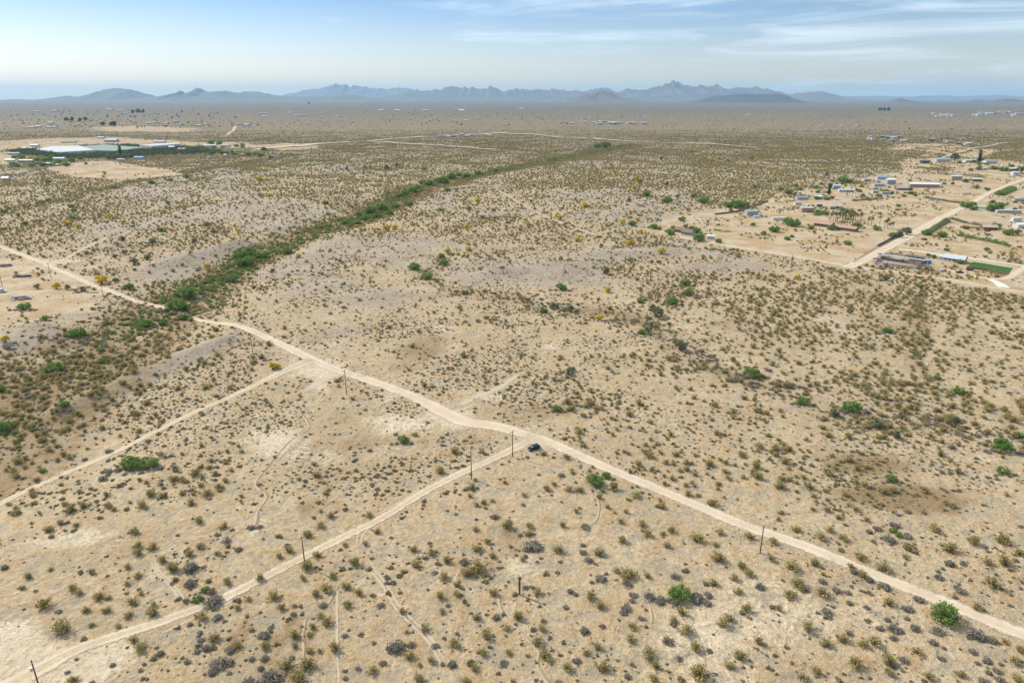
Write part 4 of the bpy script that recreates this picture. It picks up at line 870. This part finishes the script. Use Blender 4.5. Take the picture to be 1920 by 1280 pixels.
for a, b, h in T("""1557,415,8 1562,413,9 1566,416,10 1570,414,9 1574,411,8 1579,415,9 1568,413,8 1575,409,11 1580,411,10 1585,414,11 1590,413,9 1594,411,10 1596,414,11 1600,412,9 1603,414,8 1583,420,9 1588,422,8 1593,420,9 1598,418,10 1613,418,10 1627,424,8 1633,425,9 1649,421,8 1658,429,9 1663,429,10 1666,431,7 1670,430,7 1674,429,7 1592,368,8 1598,369,8 1604,366,9 1609,368,8 1587,372,6 1232,424,8 1238,424,7"""):
    x, y, z = G(a, b); e = empty('palm_tree', (x, y, z-.05), a % 6.28); e.scale = (h, h, h*(.95 + .1*(a % 2))); link('trunk', PT, e); link('crown', PC, e); items_p.append((e, x, y))
label_all(items_p, 'slender fan palm', 'palm tree', 'fan palms around the pink roofed house', 8)
label_all(items_g, 'bright green mesquite', 'tree', 'green mesquite trees', 8)
label_all(items_y, 'yellow flowering palo verde', 'tree', 'yellow palo verde trees', 6)
label_all(items_i, 'dull grey green ironwood', 'tree', 'grey green ironwood trees', 6)
label_all(items_d, 'dark evergreen', 'tree', 'dark evergreen trees', 4)
# ------------------------------------------------------------------ shrubs: scatter
MR = 2.0; mx0, my0, mw, mh = -1100, 20, 1100, 1100
road_mask = np.zeros((mh, mw), bool)
YY, XX = np.meshgrid(my0 + (np.arange(mh)+.5)*MR, mx0 + (np.arange(mw)+.5)*MR, indexing='ij')
for P, w in STRIPS:
    for (x, y, _), ww in zip(P, w):
        r = ww*.5 + .6; i0 = int((x-r-mx0)/MR); i1 = int((x+r-mx0)/MR)+1; j0 = int((y-r-my0)/MR); j1 = int((y+r-my0)/MR)+1
        if i1 < 0 or j1 < 0 or i0 >= mw or j0 >= mh: continue
        i0 = max(i0, 0); j0 = max(j0, 0)
        road_mask[j0:j1, i0:i1] |= np.hypot(XX[j0:j1, i0:i1]-x, YY[j0:j1, i0:i1]-y) < r
def far_road(x, y):
    r = np.zeros(x.shape, bool)
    for P, w in STRIPS:
        if P[:, 1].max() < 1000: continue
        D, T = dist_poly(x, y, P[::2], 30); r |= D < w.mean()*.5 + 3
    return r
def at_mask(M, x, y, d=0):
    i = ((x-mx0)/MR).astype(int); j = ((y-my0)/MR).astype(int); ok = (i >= 0) & (i < M.shape[1]) & (j >= 0) & (j < M.shape[0]); r = np.full(x.shape, d, M.dtype); r[ok] = M[j[ok], i[ok]]; return r
def samp(A, x, y):
    i = np.clip(np.searchsorted(XS, x), 0, len(XS)-1); j = np.clip(np.searchsorted(YS, y), 0, len(YS)-1); return A[j, i]
# density anchors: px, py, creosote, bursage, creosote width m
ANC = T("""100,1000,.5,.55,1.9 300,900,.5,.6,1.9 500,900,.25,.9,1.7 650,850,.15,.95,1.6 800,900,.3,.8,1.8 400,780,.2,.95,1.6 560,800,.08,1,1.5 700,780,.06,1,1.5 880,860,.15,.9,1.6 700,650,.12,.8,1.5 850,640,.12,.85,1.5 560,620,.2,.5,1.5 640,540,.45,.4,1.5 780,560,.4,.5,1.5 950,680,.15,1,1.6 1000,760,.2,1,1.7 1100,720,.45,.8,1.8 1150,800,.7,.4,2.0 1300,760,.85,.3,2.0 1350,900,.7,.3,2.1 1200,880,.6,.4,2.0 1300,600,.85,.2,1.9 1450,600,.95,.15,2.0 1500,700,.95,.2,2.1 1650,600,1,.15,2.1 1800,600,1,.15,2.2 1850,700,.95,.2,2.2 1600,850,.5,.7,1.9 1750,850,.4,.9,1.9 1850,950,.4,.9,1.9 1700,960,.35,.9,1.9 1500,930,.55,.5,2.0 1050,600,.3,.8,1.6 1200,620,.4,.6,1.7 1000,540,.35,.5,1.5 900,480,.6,.3,1.5 600,450,.6,.3,1.6 300,440,.7,.3,1.8 150,450,.6,.3,1.7 100,620,.4,.5,1.7 300,600,.5,.5,1.8 200,700,.7,.6,2.2 60,780,.8,.5,2.2 60,900,.45,.6,1.9 1000,400,.85,.1,1.8 1300,430,.7,.1,1.8 1600,900,.4,.7,1.9 700,380,.9,.1,1.9 300,380,.9,.1,1.9 1400,330,1,.1,2.1 800,300,1,.1,2.1 1800,300,.95,.1,2.2""")
AX = np.array([G0(a[0], a[1]) for a in ANC]); AV = np.array([a[2:] for a in ANC])
def dens(x, y):
    s = 1/(60 + .5*AX[:, 1]); num = np.zeros((len(x), 3)); den = np.zeros(len(x))
    for (ax0, ay0), v in zip(AX, AV):
        k = 1/(30 + .10*ay0); w = 1/(1e-4 + (((x-ax0)*k)**2 + ((y-ay0)*k)**2))**1.6
        num += w[:, None]*v; den += w
    return num/den[:, None]
def scatter(cell, ymax, seed, ymin=30, jit=.5):
    r = np.random.default_rng(seed); xs = []; ys = []
    for yy in np.arange(ymin, ymax, cell):
        hw = (yy*CP + CH*SP)*.80 + 70; x = np.arange(-hw, hw, cell); xs.append(x + r.uniform(-jit, jit, len(x))*cell + (cell*.5 if int(yy/cell) % 2 else 0)); ys.append(yy + r.uniform(-jit, jit, len(x))*cell)
    x = np.concatenate(xs); y = np.concatenate(ys); return x, y, r
# hand-placed shrubs of the foreground (crop pixels of the photo, x,y,width at 4x)
F_C = {0: T("365,120,80 240,75,35 450,70,60 575,90,50 1015,130,80 1030,240,70 1040,290,80 1140,250,80 1495,50,75 1675,95,70 1500,245,75 1420,300,80 1225,345,80 1300,400,110 220,470,70 170,555,55 540,560,70 600,590,70 745,620,90 810,630,60 1000,655,80 1055,600,50 650,720,65 800,720,80 960,760,75 1150,735,100 1150,690,60 470,840,150 690,835,60 890,840,60 1510,770,90 1610,920,100 1010,940,75 1050,1000,100 1780,705,60 1860,640,55 1700,510,75 1785,980,90 380,420,50 330,680,110 1040,465,70 960,400,60 690,440,60 960,525,60 1630,300,60 545,1245,90 1890,870,50"),
 480: T("390,155,80 480,85,80 165,170,55 250,270,80 455,310,80 380,390,110 580,465,75 355,495,50 530,560,100 450,600,80 680,540,85 775,590,75 130,615,100 195,705,70 685,680,85 535,815,90 480,765,70 425,850,60 405,905,60 590,1000,110 295,910,90 65,990,80 290,990,60 400,1030,70 480,1030,50 225,1125,115 390,1125,130 320,1230,150 745,360,95 1180,265,75 1195,380,90 1430,350,80 1590,440,110 1680,400,140 1410,470,90 1890,85,100 1660,255,85 1775,320,65 1380,620,75 1510,600,70 1505,535,60 1780,590,80 1655,780,75 1730,900,110 1270,860,80 1100,730,70 1395,735,60 1480,970,100 1700,1040,80 1640,1150,80 1310,1100,75 1220,1235,90 1580,1250,90 1150,1060,90 1225,1135,50 870,1170,90 1735,215,60 910,140,55 820,230,50 665,235,55 1880,860,70 1900,1040,60 1320,290,80 1650,120,60 180,320,60 560,15,70 845,10,70 30,480,80"),
 960: T("970,75,75 820,60,60 1015,150,80 1195,120,75 1390,175,110 1130,150,50 825,200,75 650,290,100 350,265,95 130,95,65 125,150,70 55,160,50 585,615,90 660,690,85 860,440,130 790,430,70 190,585,75 45,765,100 1265,735,90 1215,795,70 1300,870,110 895,840,80 890,935,90 1370,1000,100 640,1000,80 1020,1050,110 560,1045,70 685,1145,120 410,1150,100 250,1060,110 190,960,100 1390,1180,170 1075,1140,80 1060,1230,90 1580,820,100 1620,780,80 1760,710,90 1700,585,75 1705,1065,100 1630,1140,85 1855,960,80 1780,445,80 1720,395,80 1540,320,110 1015,470,60 1775,170,90 1530,235,60 1560,145,60 380,90,60 1510,520,70 1665,485,70 230,860,70 1165,240,60 80,350,50"),
 1440: T("210,115,75 390,170,95 35,205,80 185,390,110 345,370,85 570,180,90 225,510,110 400,590,110 250,565,60 155,600,100 690,320,95 870,400,110 1050,255,90 1350,250,120 1540,200,110 1750,185,120 1770,350,115 1880,290,90 1670,520,120 1560,695,90 905,665,90 80,715,65 300,850,100 430,965,90 710,970,90 800,960,100 560,940,90 1120,1030,80 645,1110,130 900,1090,130 370,1180,80 250,1220,90 910,1190,80 1210,1220,90 1780,960,60 1890,1020,80 1860,1100,90 1440,1200,80 1870,1240,80 25,340,70 1250,110,90 620,400,70 700,460,80 460,125,65 735,45,60 1640,360,80 525,30,60 1030,330,50 75,45,45")}
F_G = {0: T("1440,380,160 1430,500,120 1560,505,60 1590,570,90 1600,630,170 1630,770,90 1510,940,70 1500,890,55 1650,1090,160 1590,1170,100 1720,1010,100 1730,1100,90 1480,1030,60 1550,1005,90 1860,1240,160 1395,650,55 1430,825,65 1700,200,70 1795,260,75 850,1130,60 1085,1125,45 1210,1040,80 440,730,60 30,400,80 1890,95,80 1720,1195,50 1890,1090,60"),
 480: T("1060,980,150 1165,980,80 1020,1000,100 100,1190,200 40,1150,80 60,900,110 110,850,60 505,680,80 275,750,70 285,690,50 935,680,70 1560,355,85 25,95,60 230,230,60 1810,770,80 760,1160,60 665,1230,60 955,1110,70 1480,1120,90 1850,1105,90 1345,985,80 870,610,60 980,520,50 665,915,60 65,1080,70 270,1080,60 1790,20,80 1340,440,60 1440,690,50 1080,590,45 1300,220,45 1010,180,45"),
 960: T("150,220,160 550,90,90 575,340,80 675,470,110 855,510,100 860,690,100 840,730,80 1020,605,110 1115,635,90 1380,610,140 1470,600,90 1465,665,80 1225,650,100 1170,945,100 1250,1075,70 1720,740,60 1860,540,90 1450,520,60 1220,460,100 1300,420,70 530,285,80 540,870,100 230,800,60 1480,1020,65 485,1095,75 860,1210,80 440,575,70 410,700,60 160,865,60 970,780,60 910,600,80 480,600,60 350,1260,80 530,230,60 20,600,60 340,440,50 600,510,50 900,650,60 100,550,60"),
 1440: T("820,105,80 910,180,110 1050,160,90 640,430,80 755,490,90 520,565,90 600,590,60 440,725,100 615,665,70 840,850,80 945,850,110 1100,850,90 1265,855,120 940,930,75 1550,880,170 1680,940,110 1540,1030,90 1045,700,100 740,700,60 870,530,110 410,505,80 1370,370,100 1460,365,60 1280,470,80 1450,575,90 1640,1090,90 1720,1170,80 1300,1080,70 1240,960,80 610,890,70 1020,1085,90 1740,1240,90 1620,1250,90 1660,1190,70 1040,780,60 890,790,60 1130,630,100 1400,620,60 1320,1010,50 1570,1120,50")}
def hand(Fd):
    out = []
    for ox, L in Fd.items():
        for a, b, w in L:
            px = ox + a/4; py = 960 + b/4 + w/4*.30; x, y, z = G(px, py); out.append((x, y, sizem(w/4, x, y)))
    return out
HC = [(a, b, w*1.12) for a, b, w in hand(F_C)]; HG = hand(F_G)
for a, b, c in GREEN:
    if b > 520 and c > 15:
        x, y, z = G(a, b); w = sizem(c, x, y)
        for q in range(3): HG.append((x + w*(.45+.2*q)*(1 if q % 2 else -1), y - w*.22 - .3*q, w*.38))
# grey brush chains along the small washes, further back
for pts, n in [([(1330,675),(1350,690),(1400,710),(1440,722),(1480,735)], 90), ([(1560,790),(1600,800),(1700,790),(1800,800),(1850,820)], 50), ([(200,640),(270,600),(330,560)], 90), ([(60,760),(130,690),(200,640)], 110), ([(1140,600),(1180,605),(1230,615),(1280,645),(1330,675)], 60), ([(860,545),(920,552),(980,560)], 14), ([(180,850),(215,860)], 6), ([(250,880),(290,885)], 5), ([(1660,990),(1690,1000)], 6), ([(300,1000),(420,960)], 0), ([(950,556),(990,560),(1100,590)], 40), ([(1130,890),(1140,900)], 3)]:
    P = resample([G(*p)[:2] for p in pts], 2.0); r = np.random.default_rng(n)
    for _ in range(n):
        q = P[r.integers(len(P))]; sp = 16 if n >= 60 and q[1] > 260 and q[0] < 0 else 6; x, y = q[0]+r.normal()*sp, q[1]+r.normal()*sp; HG.append((x, y, r.uniform(1.6, 3.4)))
M_lots_f = lambda x, y: samp(m_lot, x, y)
def inframe_near(x, y):
    px, py = proj(x, y, 0*x); return (py > 962) & (px > -10) & (px < 1930)
x, y, r = scatter(3.7, 2700, 11); D = dens(x, y)
wsh = samp(m_wash, x, y); gr = samp(m_grey, x, y); pl = samp(m_pale, x, y)
cl = fbm(x, y, 34, 3, 61)
p = D[:, 0]*(.30 + 1.3*sst(.38, .62, cl)); p = p*(1 - .72*sst(.35, .9, gr))*(1 - .95*sst(.3, .95, pl)) + .5*wsh*(y > 150)
p = np.where(y > 600, np.maximum(p, .62*(1-.45*gr)), p); p *= (1 - np.where((y > 850) & (x < 300), .96, 1 - .6*sst(.46, .6, fbm(x, y, 28, 3, 87)))*(M_lots_f(x, y) > .5))
p *= 1 - .92*sst(1300, 2750, y)
k = (r.uniform(size=len(x)) < p*.95) & ~at_mask(road_mask, x, y, False) & ~inframe_near(x, y); k &= ~far_road(x, y)
x, y, D, wsh = x[k], y[k], D[k], wsh[k]
s = D[:, 2]*r.lognormal(0, .42, len(x))*(1 + .25*wsh)*1.05; s = np.clip(s, .8, 4.2)
CX = np.concatenate([[a[0] for a in HC], x]); CY = np.concatenate([[a[1] for a in HC], y]); CS = np.concatenate([[a[2] for a in HC], s])
x, y, r = scatter(1.9, 700, 13); D = dens(x, y); cl = fbm(x, y, 22, 3, 71); gr = samp(m_grey, x, y); pl = samp(m_pale, x, y)
dbot = inframe_near(x, y); base = np.where(dbot, .42, D[:, 1])
p = base*(.15 + 1.25*sst(.36, .64, cl))*(1 - .6*sst(.4, .9, gr))*(1 - .97*sst(.4, 1.0, pl)); p *= (1 - .95*(M_lots_f(x, y) > .5))*(1 - .6*sst(500, 760, y))
k = (r.uniform(size=len(x)) < p*.95) & ~at_mask(road_mask, x, y, False)
if len(HC):
    hx = np.array([a[:2] for a in HC+HG]); near = np.zeros(len(x), bool)
    for a, b in hx: near |= (np.abs(x-a) < 1.1) & (np.abs(y-b) < 1.1)
    k &= ~near
BX, BY = x[k], y[k]; BS = np.clip(np.where(dbot[k], .85, 1.0)*r.lognormal(0, .48, k.sum()), .3, 2.4)
GX_ = np.array([a[0] for a in HG]); GY_ = np.array([a[1] for a in HG]); GS_ = np.array([a[2] for a in HG])
# scrub trees of the far flats
x, y, r = scatter(38, 5200, 17, 520); w = samp(m_wash, x, y); cl = fbm(x, y, 260, 3, 91); lt = M_lots_f(x, y) > .5
u = r.uniform(size=len(x)); k = (u < .25 + .5*sst(.5, .7, cl) + .6*w) & ~lt; TX, TY = x[k], y[k]; TS = r.uniform(2.2, 5.2, k.sum())*(1 + .3*w[k]); TI = r.integers(0, 3, k.sum())
x, y, r = scatter(75, 3800, 19, 560); k = (r.uniform(size=len(x)) < .3*sst(-200, 300, x)+.08) & (M_lots_f(x, y) < .5); YX, YY_ = x[k], y[k]; YS_ = r.uniform(3.5, 6, k.sum())
P, Wd, _ = WASHES[0]; Pr = resample(P, 6.0); r = np.random.default_rng(23); q = Pr[r.integers(0, len(Pr), 2700)]; q = q[(q[:, 1] > 150)]
EX = q[:, 0] + r.normal(size=len(q))*np.where(q[:, 1] < 330, 17, 11); EY = q[:, 1] + r.normal(size=len(q))*np.where(q[:, 1] < 330, 17, 11); ES = r.uniform(1.3, 3.4, len(q)) + (q[:, 1] > 420)*r.uniform(0, 2.0, len(q))
ek = (fbm(EX, EY, 30, 2, 131) > .38) & ~at_mask(road_mask, EX, EY, False) & ((EY > 330) | (r.uniform(size=len(EX)) < .6)); EX, EY, ES = EX[ek], EY[ek], ES[ek]
# far-plain groves
gx = []; 
for box, n, sm in [((0, 560, 224, 240), 190, (8, 15)), ((1240, 1920, 216, 300), 80, (6, 10)), ((600, 1230, 205, 236), 110, (9, 16)), ((0, 480, 205, 222), 70, (14, 26)), ((1700, 1920, 250, 300), 60, (5, 9))]:
    for _ in range(n):
        cxp = box[0] + (box[1]-box[0])*(.5 + .5*math.sin(_*2.4 + r.normal()*.25)*r.uniform(.3, 1)); cyp = r.uniform(box[2], box[3]); a, b, c = G(cxp, cyp); gx.append((a, b, r.uniform(*sm)*r.uniform(.35, .85)))
gx = np.array(gx)
def instancer(name, x, y, s, keepobjs, label, kindname):
    """one stuff object: a cloud of points, each carrying one of the real shrubs of that kind"""
    col = bpy.data.collections.new(kindname); C.children.link(col)
    for o in keepobjs:
        if o.name in C.objects: C.objects.unlink(o)
        col.objects.link(o)
    n = len(x); me = bpy.data.meshes.new(name); me.vertices.add(n)
    me.vertices.foreach_set('co', np.stack([x, y, Hat(x, y) - .03], 1).astype(np.float32).ravel())
    r = np.random.default_rng(n)
    for k, v in (('rz', r.uniform(0, 6.283, n)), ('sc', s)):
        a = me.attributes.new(k, 'FLOAT', 'POINT'); a.data.foreach_set('value', v.astype(np.float32))
    a = me.attributes.new('hv', 'FLOAT', 'POINT'); a.data.foreach_set('value', r.uniform(.75, 1.15, n).astype(np.float32))
    a = me.attributes.new('pick', 'INT', 'POINT'); a.data.foreach_set('value', r.integers(0, len(keepobjs), n).astype(np.int32))
    o = link(name, me); ng = bpy.data.node_groups.new(name, 'GeometryNodeTree')
    ng.interface.new_socket('Geometry', in_out='INPUT', socket_type='NodeSocketGeometry'); ng.interface.new_socket('Geometry', in_out='OUTPUT', socket_type='NodeSocketGeometry')
    gi = ng.nodes.new('NodeGroupInput'); go = ng.nodes.new('NodeGroupOutput'); ip = ng.nodes.new('GeometryNodeInstanceOnPoints'); ci = ng.nodes.new('GeometryNodeCollectionInfo')
    ci.inputs['Collection'].default_value = col; ci.inputs['Separate Children'].default_value = True; ci.inputs['Reset Children'].default_value = True
    def na(nm, t='FLOAT'):
        q = ng.nodes.new('GeometryNodeInputNamedAttribute'); q.data_type = t; q.inputs[0].default_value = nm; return next(s_ for s_ in q.outputs if s_.name == 'Attribute' and s_.enabled)
    cr = ng.nodes.new('ShaderNodeCombineXYZ'); ng.links.new(na('rz'), cr.inputs[2])
    cs = ng.nodes.new('ShaderNodeCombineXYZ'); sc = na('sc'); ng.links.new(sc, cs.inputs[0]); ng.links.new(sc, cs.inputs[1])
    mm = ng.nodes.new('ShaderNodeMath'); mm.operation = 'MULTIPLY'; ng.links.new(sc, mm.inputs[0]); ng.links.new(na('hv'), mm.inputs[1]); ng.links.new(mm.outputs[0], cs.inputs[2])
    ip.inputs['Pick Instance'].default_value = True
    ng.links.new(gi.outputs[0], ip.inputs['Points']); ng.links.new(ci.outputs[0], ip.inputs['Instance']); ng.links.new(na('pick', 'INT'), ip.inputs['Instance Index'])
    ng.links.new(cr.outputs[0], ip.inputs['Rotation']); ng.links.new(cs.outputs[0], ip.inputs['Scale']); ng.links.new(ip.outputs[0], go.inputs[0])
    md = o.modifiers.new('scatter', 'NODES'); md.node_group = ng
    return tag(o, label, kind='stuff')
def shrubs(x, y, s, K, objname, desc, cat, grp, stuffname, stufflabel, nmax=300, per=3):
    px, py = proj(x, y, 0*x); d = y*CP + CH*SP; vis = (px > 0) & (px < 1920) & (py < 1280) & (y > 40)
    rank = np.argsort(-(s/d*vis)); top = rank[:min(nmax, int(vis.sum()))]; rest = np.setdiff1d(np.arange(len(x)), top)
    r = random.Random(len(x)); items = []
    for n_, i in enumerate(top):
        o = link(objname, K[n_ % len(K)]); o.location = (x[i], y[i], float(Hat(x[i], y[i]))-.03); o.rotation_euler = (0, 0, r.uniform(0, 6.28)); o.scale = (s[i]*r.uniform(.9, 1.1), s[i]*r.uniform(.9, 1.1), s[i]*r.uniform(.8, 1.1)); items.append((o, x[i], y[i]))
    label_all(items, desc, cat, grp, per)
    if len(rest) > 0: instancer(stuffname, x[rest], y[rest], s[rest], [o for o, _, _ in items[:len(K)]], stufflabel, stuffname + '_kinds')
shrubs(CX, CY, CS, K_creo, 'creosote_bush', 'open olive creosote bush', 'bush', 'olive creosote bushes', 'creosote_scrub', 'olive creosote scrub dotted over the flats out to the far plain')
shrubs(BX, BY, BS, K_burs, 'bursage_shrub', 'low dark bursage shrub', 'shrub', 'low bursage shrubs', 'bursage_scrub', 'small dark low shrubs speckling the pale sand')
shrubs(GX_, GY_, GS_, K_grey, 'dry_grey_brush', 'dense dry grey brush', 'shrub', 'dry grey brush clumps', 'grey_brush_scrub', 'dry grey brush along the washes')
def far_trees(x, y, s, crowns, name, label):
    instancer(name, x, y, s, crowns, label, name + '_kinds')
def crowns_of(items, K):
    out = []; seen = set()
    for e, _, _ in items:
        for c in e.children:
            if c.name.startswith('crown') and c.data.name not in seen: seen.add(c.data.name); out.append(c)
    return out
m = np.ones(len(TX), bool)
far_trees(TX, TY, TS, crowns_of(items_i, K_iron), 'far_desert_trees', 'scattered grey green desert trees dotting the far flats')
far_trees(YX, YY_, YS_, crowns_of(items_y, K_yel), 'far_flowering_trees', 'scattered yellow flowering trees in the distance')
far_trees(EX, EY, ES, crowns_of(items_g, K_gren), 'wash_thicket', 'green thicket filling the big wash')
far_trees(gx[:, 0], gx[:, 1], gx[:, 2], [c for c in crowns_of(items_d, K_dark) if c.data in [q[0] for q in K_dark]], 'far_groves', 'dark groves around the far settlements')
# ------------------------------------------------------------------ mountains on the horizon
def rock_mat(name, c1, c2):
    m, nt, b, o = mat(name); tc = node(nt, 'ShaderNodeTexCoord').outputs['Object']; n = noi(nt, tc, .0015, 8, .7); n2 = noi(nt, tc, .006, 5, .7)
    c = mixc(nt, smo(nt, n, .35, .65), c1, c2); c = mixc(nt, smo(nt, n2, .5, .7, 0, .5), c, (.05, .045, .045)); nt.links.new(c, b.inputs['Base Color']); b.inputs['Roughness'].default_value = .95; return m
MR1 = rock_mat('mountain_rock', (.075, .062, .058), (.13, .11, .10)); MR2 = rock_mat('dark_basalt', (.035, .03, .03), (.055, .05, .05))
def mountain(prof, dist, label, depth, m, seed, rough=.12):
    pts = []
    for px, py in prof:
        a, b, c = ray(px, py); t = dist/b; pts.append((a*t, CH + c*t))
    pts.sort(); px_ = np.array([p[0] for p in pts]); pz = np.array([p[1] for p in pts])
    step = dist*.0016; X = np.arange(px_[0], px_[-1], step); Z = np.interp(X, px_, pz); Z = Z + np.clip(Z, 0, 1e9)*((fbm(X, 0*X+seed*99, dist*.02, 5, seed+30, .65)-.5)*rough*4 + (fbm(X, 0*X+seed*31, dist*.005, 3, seed+60, .7)-.5)*rough*3.2); nv = 41; v = np.linspace(-1, 1, nv)
    XG, VG = np.meshgrid(X, v); ZG = np.repeat(Z[None], nv, 0)
    rid = 1 - np.abs(fbm(XG, VG*depth, depth*.38, 5, seed, .6)*2 - 1)          # gullied flanks
    prof_v = (1 - np.abs(VG))**1.15
    big = np.abs(VG)*(1-np.abs(VG))*4
    H = ZG*prof_v*(1 - .85*big*(1-rid)) + ZG*rough*(fbm(XG, VG*depth, depth*.12, 4, seed+3)-.5)*np.clip(prof_v*1.2, 0, 1)*np.abs(VG)**.3
    H = np.maximum(H, -30) - 12*(np.abs(VG) > .97) - dist*dist/ERAD*(1-prof_v)
    wob = (vn(XG, 0*XG, depth*.5, seed+9)-.5)*depth*.35*(1-np.abs(VG))
    me = grid_mesh('mountain_range', XG, dist + VG*depth + wob, H, {}, m); tag(link('mountain_range', me), label, kind='structure')
mountain([(-60,197),(0,194),(15,190),(25,186),(35,190),(60,188),(100,189),(120,182),(135,180),(150,183),(165,183),(180,176),(200,169),(215,165),(235,166),(250,169),(270,177),(287,184),(310,181),(335,175),(345,170),(352,175),(362,173),(378,163),(392,172),(420,169),(440,174),(470,171),(495,173),(520,178),(560,182),(620,181),(650,177),(680,180),(740,190),(780,197)], 22000, 'hazy blue mountains with a rounded peak and a sharp peak at the left', 2600, MR1, 1)
mountain([(500,190),(540,176),(570,170),(600,167),(630,160),(660,160),(690,166),(720,166),(750,164),(780,167),(820,174),(900,190)], 38000, 'faint pale mountains far behind the others', 4500, MR1, 2)
mountain([(640,197),(700,186),(760,175),(800,169),(830,166),(845,160),(860,165),(880,167),(900,169),(920,163),(940,170),(960,169),(990,167),(1020,168),(1060,170),(1100,168),(1130,166),(1160,171),(1180,165),(1195,169),(1210,168),(1240,160),(1262,154),(1275,157),(1290,159),(1320,160),(1345,164),(1360,167),(1380,163),(1400,161),(1420,168),(1450,170),(1480,178),(1510,174),(1543,170),(1560,175),(1580,182),(1620,188),(1680,197)], 27000, 'long blue jagged mountain range in the centre right', 3000, MR1, 3, .16)
mountain([(1040,197),(1070,186),(1090,180),(1110,173),(1130,170),(1145,171),(1165,181),(1190,186),(1240,197)], 17500, 'small darker hill in front of the central range', 1300, MR1, 4)
mountain([(1290,197),(1315,186),(1350,179),(1400,177),(1430,177),(1460,176),(1475,181),(1490,188),(1500,197)], 16000, 'dark flat topped mesa in front of the right peaks', 1200, MR2, 5, .05)
mountain([(1640,199),(1670,188),(1685,184),(1697,188),(1740,191),(1810,192),(1822,189),(1835,186),(1850,189),(1870,188),(1885,186),(1900,185),(1920,188),(1960,189),(2040,199)], 14500, 'low reddish hills at the right edge of the plain', 900, MR1, 6)
mountain([(1480,192),(1590,181),(1640,180),(1700,181),(1760,179),(1800,181),(1850,178),(1920,181),(2060,182),(2160,192)], 38000, 'faint long ridge at the far right horizon', 4500, MR1, 7)
# ------------------------------------------------------------------ haze: one closed box of thin air
m, nt, b, o = mat('haze_air'); nt.nodes.remove(b)
pv = nt.nodes.new('ShaderNodeVolumePrincipled'); pv.inputs['Color'].default_value = (.46, .75, 1.0, 1); pv.inputs['Density'].default_value = 2.6e-5; pv.inputs['Anisotropy'].default_value = .1
nt.links.new(pv.outputs[0], o.inputs['Volume'])
zb = float(HZ.min()) - 60; zt = 760.0
bm = N(); box_bm(bm, 0, 23000, (zb+zt)/2, 130000, 60000, zt-zb); hz = part('haze', bm, m); tag(hz, 'thin bluish haze over the plain', kind='stuff')
